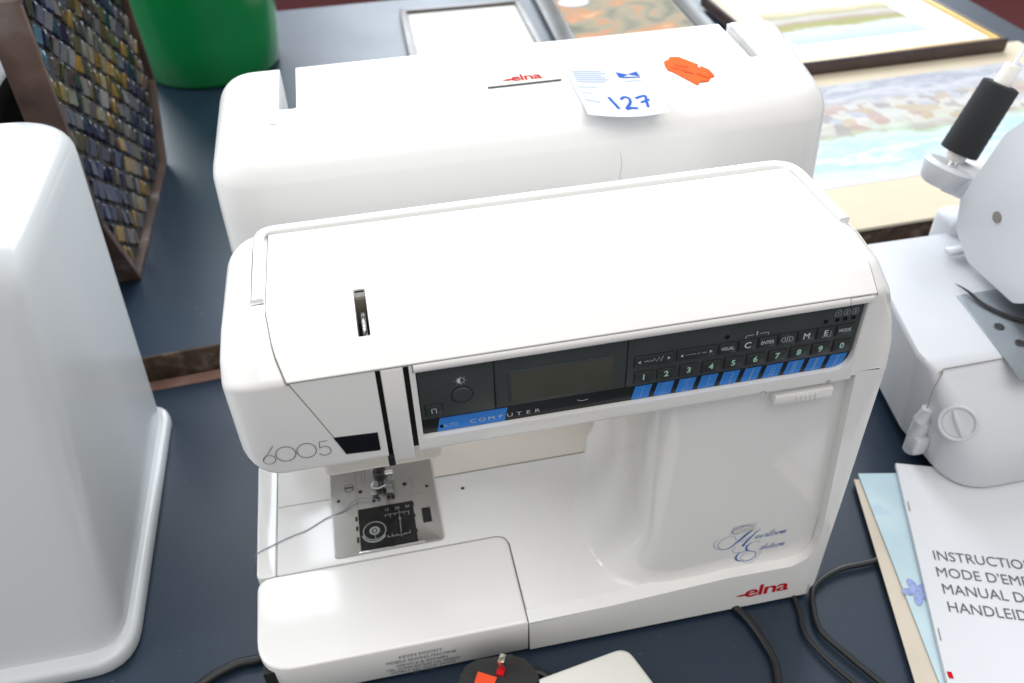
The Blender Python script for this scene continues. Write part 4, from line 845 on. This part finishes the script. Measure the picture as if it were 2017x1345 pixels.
# spool holder and black thread
ax = Vector((0.36, 0.05, 0.93)).normalized(); s0 = Vector((0.2415, 0.280, 0.1760))
cyl('spool_dish', s0 - ax * 0.030, ax, 0.0185, 0.020, 'serger_plastic', sg, 36, 0.0225, 0.003)
cyl('dish_well', s0 - ax * 0.0108, ax, 0.0180, 0.0012, 'cool_plastic', sg, 32)
tube('spool_arm', [s0 - ax * 0.020 + Vector((0.004, -0.002, 0.0)), (0.262, 0.262, 0.148), (0.285, 0.240, 0.150)], 0.0150, 'serger_plastic', sg, 12)
cyl('spool_pin', s0 - ax * 0.010, ax, 0.0022, 0.112, 'chrome', sg, 12, 0.0016)
sp = thing('thread_spool', tuple(s0), 'black sewing thread spool tilted on the overlocker spool pin', 'thread spool')
u = ax.cross(Vector((0, 1, 0))).normalized(); vv = u.cross(ax)
def sring(r, d, n=32): return [s0 + ax * d + (u * math.cos(2 * math.pi * k / n) + vv * math.sin(2 * math.pi * k / n)) * r for k in range(n)]
loft('wound_thread', [sring(0.0095, 0.001)] + [sring(0.0162 - 0.0010 * k / 20 + 0.00025 * (k % 2), 0.0015 + 0.061 * k / 20) for k in range(21)] + [sring(0.0125, 0.0635)], 'spool_thread', sp, 60)
cyl('spool_core', s0 - ax * 0.006, ax, 0.0085, 0.086, 'spool_core', sp, 24, 0.0068, 0.001)

# ------------------------------------------------------------------ manuals
ang = -0.365; Uv = Vector((math.cos(ang), math.sin(ang), 0)); Vv = Vector((-math.sin(ang), math.cos(ang), 0))
mn = thing('instruction_manual', (0.12, 0.0, 0), 'white instruction manual with four lines of grey capitals, on top of the booklets', 'manual')
def page(o, U, V, w_, d_, z0, z1, sag=0.0, n=10):
    bm = bmesh.new(); rows = []
    for zz_ in (z0, z1):
        rows.append([[bm.verts.new(o + U * (w_ * i / n) + V * (-d_ * j / n) + Vector((0, 0, zz_ + sag * math.sin(math.pi * i / n) * (0.4 + 0.6 * j / n)))) for i in range(n + 1)] for j in range(n + 1)])
    for a in range(2):
        for j in range(n):
            for i in range(n): bm.faces.new((rows[a][j][i], rows[a][j][i + 1], rows[a][j + 1][i + 1], rows[a][j + 1][i]))
    for k in range(n):
        for q in (lambda r, k: (r[0][k], r[0][k + 1]), lambda r, k: (r[n][k], r[n][k + 1]), lambda r, k: (r[k][0], r[k + 1][0]), lambda r, k: (r[k][n], r[k + 1][n])):
            a0, a1 = q(rows[0], k); b0, b1 = q(rows[1], k); bm.faces.new((a0, a1, b1, b0))
    return finish(bm)
M0 = Vector((0.1178, 0.0915, 0))
link('cover_page', page(M0, Uv, Vv, 0.150, 0.212, 0.0095, 0.0125), 'paper_white', mn)
mf = frame((M0.x, M0.y, 0.0129), Uv, Vv)
for s, x, y in (('INSTRUCTION', 0.0105, -0.0890), ('MODE D\'EMPLOI', 0.0098, -0.1035), ('MANUAL DE', 0.0110, -0.1175), ('HANDLEIDING', 0.0115, -0.1320)):
    text('cover_lettering', s, 0.0118, mf, x, y, 'grey_ink', mn, align='LEFT', xs=0.90)
flat('cover_mark', [(0.0010, -0.1815), (0.0040, -0.1815), (0.0045, -0.186), (0.0015, -0.186)], mf, 'red_ink', mn)
for q_ in (-0.040, -0.150):
    bm = bmesh.new(); bm_tube(bm, [mf(0.0022, q_), mf(0.0022, q_ - 0.009)], 0.0004, 6); link('staple', finish(bm), 'steel', mn)
a2 = -0.216; U2 = Vector((math.cos(a2), math.sin(a2), 0)); V2 = Vector((-math.sin(a2), math.cos(a2), 0))
bl = thing('blue_booklet', (0.10, 0.0, 0), 'pale blue booklet showing beneath the white manual', 'booklet')
link('cover_page', page(Vector((0.0862, 0.0915, 0)), U2, V2, 0.140, 0.200, 0.0068, 0.0082), 'blue_cover_paper', bl)
a3 = -0.277; U3 = Vector((math.cos(a3), math.sin(a3), 0)); V3_ = Vector((-math.sin(a3), math.cos(a3), 0))
for k in range(5):
    a_ = 2 * math.pi * k / 5 + 0.4; c_ = (0.0715 + 0.0055 * math.cos(a_), -0.0185 + 0.0065 * math.sin(a_))
    flat('printed_flower', [(c_[0] + 0.0052 * math.cos(t_) * math.cos(a_) - 0.0030 * math.sin(t_) * math.sin(a_), c_[1] + 0.0052 * math.cos(t_) * math.sin(a_) + 0.0030 * math.sin(t_) * math.cos(a_)) for t_ in [2 * math.pi * q / 12 for q in range(12)]], TZ(0.0085 + 0.00006 * k), 'flower_ink', bl)
tb = thing('tan_booklet', (0.09, 0.0, 0), 'tan booklet with worn page edges, lowest of the booklet pile', 'booklet')
for k in range(5): link('page_block', page(Vector((0.0835 - 0.0006 * k, 0.0880, 0)), U3, V3_, 0.140, 0.200, 0.0004 + 0.00125 * k, 0.0014 + 0.00125 * k), 'paper_tan', tb)

# ------------------------------------------------------------------ cables, plug, pedal
def cable(pts, r, label): return tag(tube('power_cable', catmull(pts, 8), r, 'cable', None, 10), label, 'cable', 'black cables on the table')
cable([(0.10, 0.030, 0.004), (0.0627, 0.0155, 0.004), (0.030, 0.0135, 0.004), (0.006, 0.004, 0.004), (-0.003, -0.012, 0.004), (-0.0062, -0.030, 0.004), (0.004, -0.0535, 0.004), (0.016, -0.078, 0.004), (0.028, -0.11, 0.004)], 0.0021, 'black cable looping from the booklets past the machine\'s right corner')
cable([(-0.075, 0.060, 0.004), (-0.060, 0.010, 0.004), (-0.0514, -0.0105, 0.004), (-0.0475, -0.030, 0.004), (-0.0470, -0.045, 0.004), (-0.0520, -0.062, 0.004), (-0.060, -0.09, 0.004)], 0.0027, 'thick black cable curving out from under the machine\'s front')
cable([(-0.010, 0.030, 0.0035), (-0.013, -0.008, 0.0035), (-0.0175, -0.028, 0.0035), (-0.0120, -0.050, 0.0035), (0.0, -0.075, 0.0035), (0.015, -0.11, 0.0035)], 0.0017, 'thin black tube for the shadow band just left of the looping cable')  # the loop cable's blurred shadow band on the table, built as a black tube
cable([(-0.340, 0.060, 0.004), (-0.378, 0.0350, 0.004), (-0.400, 0.0320, 0.004), (-0.4215, 0.0225, 0.004), (-0.445, 0.000, 0.004), (-0.47, -0.05, 0.004)], 0.0032, 'black cable emerging at the machine\'s left front corner')
pg = thing('mains_plug', (-0.231, -0.047, 0), 'black mains plug with an orange label and upturned metal pins, in front of the machine', 'plug')
pb = fillet([(-0.250, -0.0145), (-0.256, -0.030), (-0.252, -0.062), (-0.208, -0.064), (-0.205, -0.032), (-0.214, -0.0160)], 0.012, 6)
prism('plug_body', pb, 0.0, 0.030, 'xy', 'plug_black', pg, 0.003, 3)
for x, y, rz_ in ((-0.2262, -0.0235, 0.5), (-0.2345, -0.0460, 0.5), (-0.2175, -0.0560, 0.5)):
    bm = bmesh.new(); bm_box(bm, -0.0020, 0.0020, -0.0030, 0.0030, 0.029, 0.041, 0.0004)
    bmesh.ops.transform(bm, matrix=Matrix.Translation((x, y, 0)) @ Matrix.Rotation(-rz_, 4, 'Z'), verts=bm.verts[:]); link('plug_pin', finish(bm), 'pin_metal', pg)
bm = bmesh.new(); bm_box(bm, -0.0024, 0.0024, -0.0030, 0.0030, 0.0298, 0.0318, 0.0003)
bmesh.ops.transform(bm, matrix=Matrix.Translation((-0.2278, -0.0265, 0)) @ Matrix.Rotation(-0.5, 4, 'Z'), verts=bm.verts[:]); link('pin_collar', finish(bm), 'red_ink', pg)
prism('plug_label', [(-0.2420, -0.0235), (-0.2310, -0.0300), (-0.2390, -0.0430), (-0.2490, -0.0370)], 0.0302, 0.0306, 'xy', 'plug_orange', pg)
tube('plug_cord', catmull([(-0.2080, -0.022, 0.014), (-0.1990, -0.0255, 0.012), (-0.188, -0.044, 0.006), (-0.180, -0.065, 0.004), (-0.17, -0.12, 0.004)], 6), 0.0035, 'cable', pg, 10)
fp = thing('foot_pedal', (-0.185, -0.09, 0), 'cream white foot pedal corner poking in at the bottom edge', 'foot pedal')
pa = math.radians(9); pu = Vector((math.cos(pa), math.sin(pa))); pv = Vector((-math.sin(pa), math.cos(pa))); pc = Vector((-0.1445, -0.0250))
def pq(a, b): q = pc - pu * a - pv * b; return (q.x, q.y)
def psec(z, e): return V3(fillet([pq(0.075 + e, -e), pq(0.080 + e, 0.13), pq(-0.022 - e, 0.13), pq(-e, -e)], [0.012, 0.012, 0.012, 0.010], 6), z)
loft('pedal_body', [psec(0.003, -0.001), psec(0.006, 0), psec(0.025, -0.0005), psec(0.0285, -0.0012), psec(0.030, -0.003)], 'pedal_white', fp, 50)
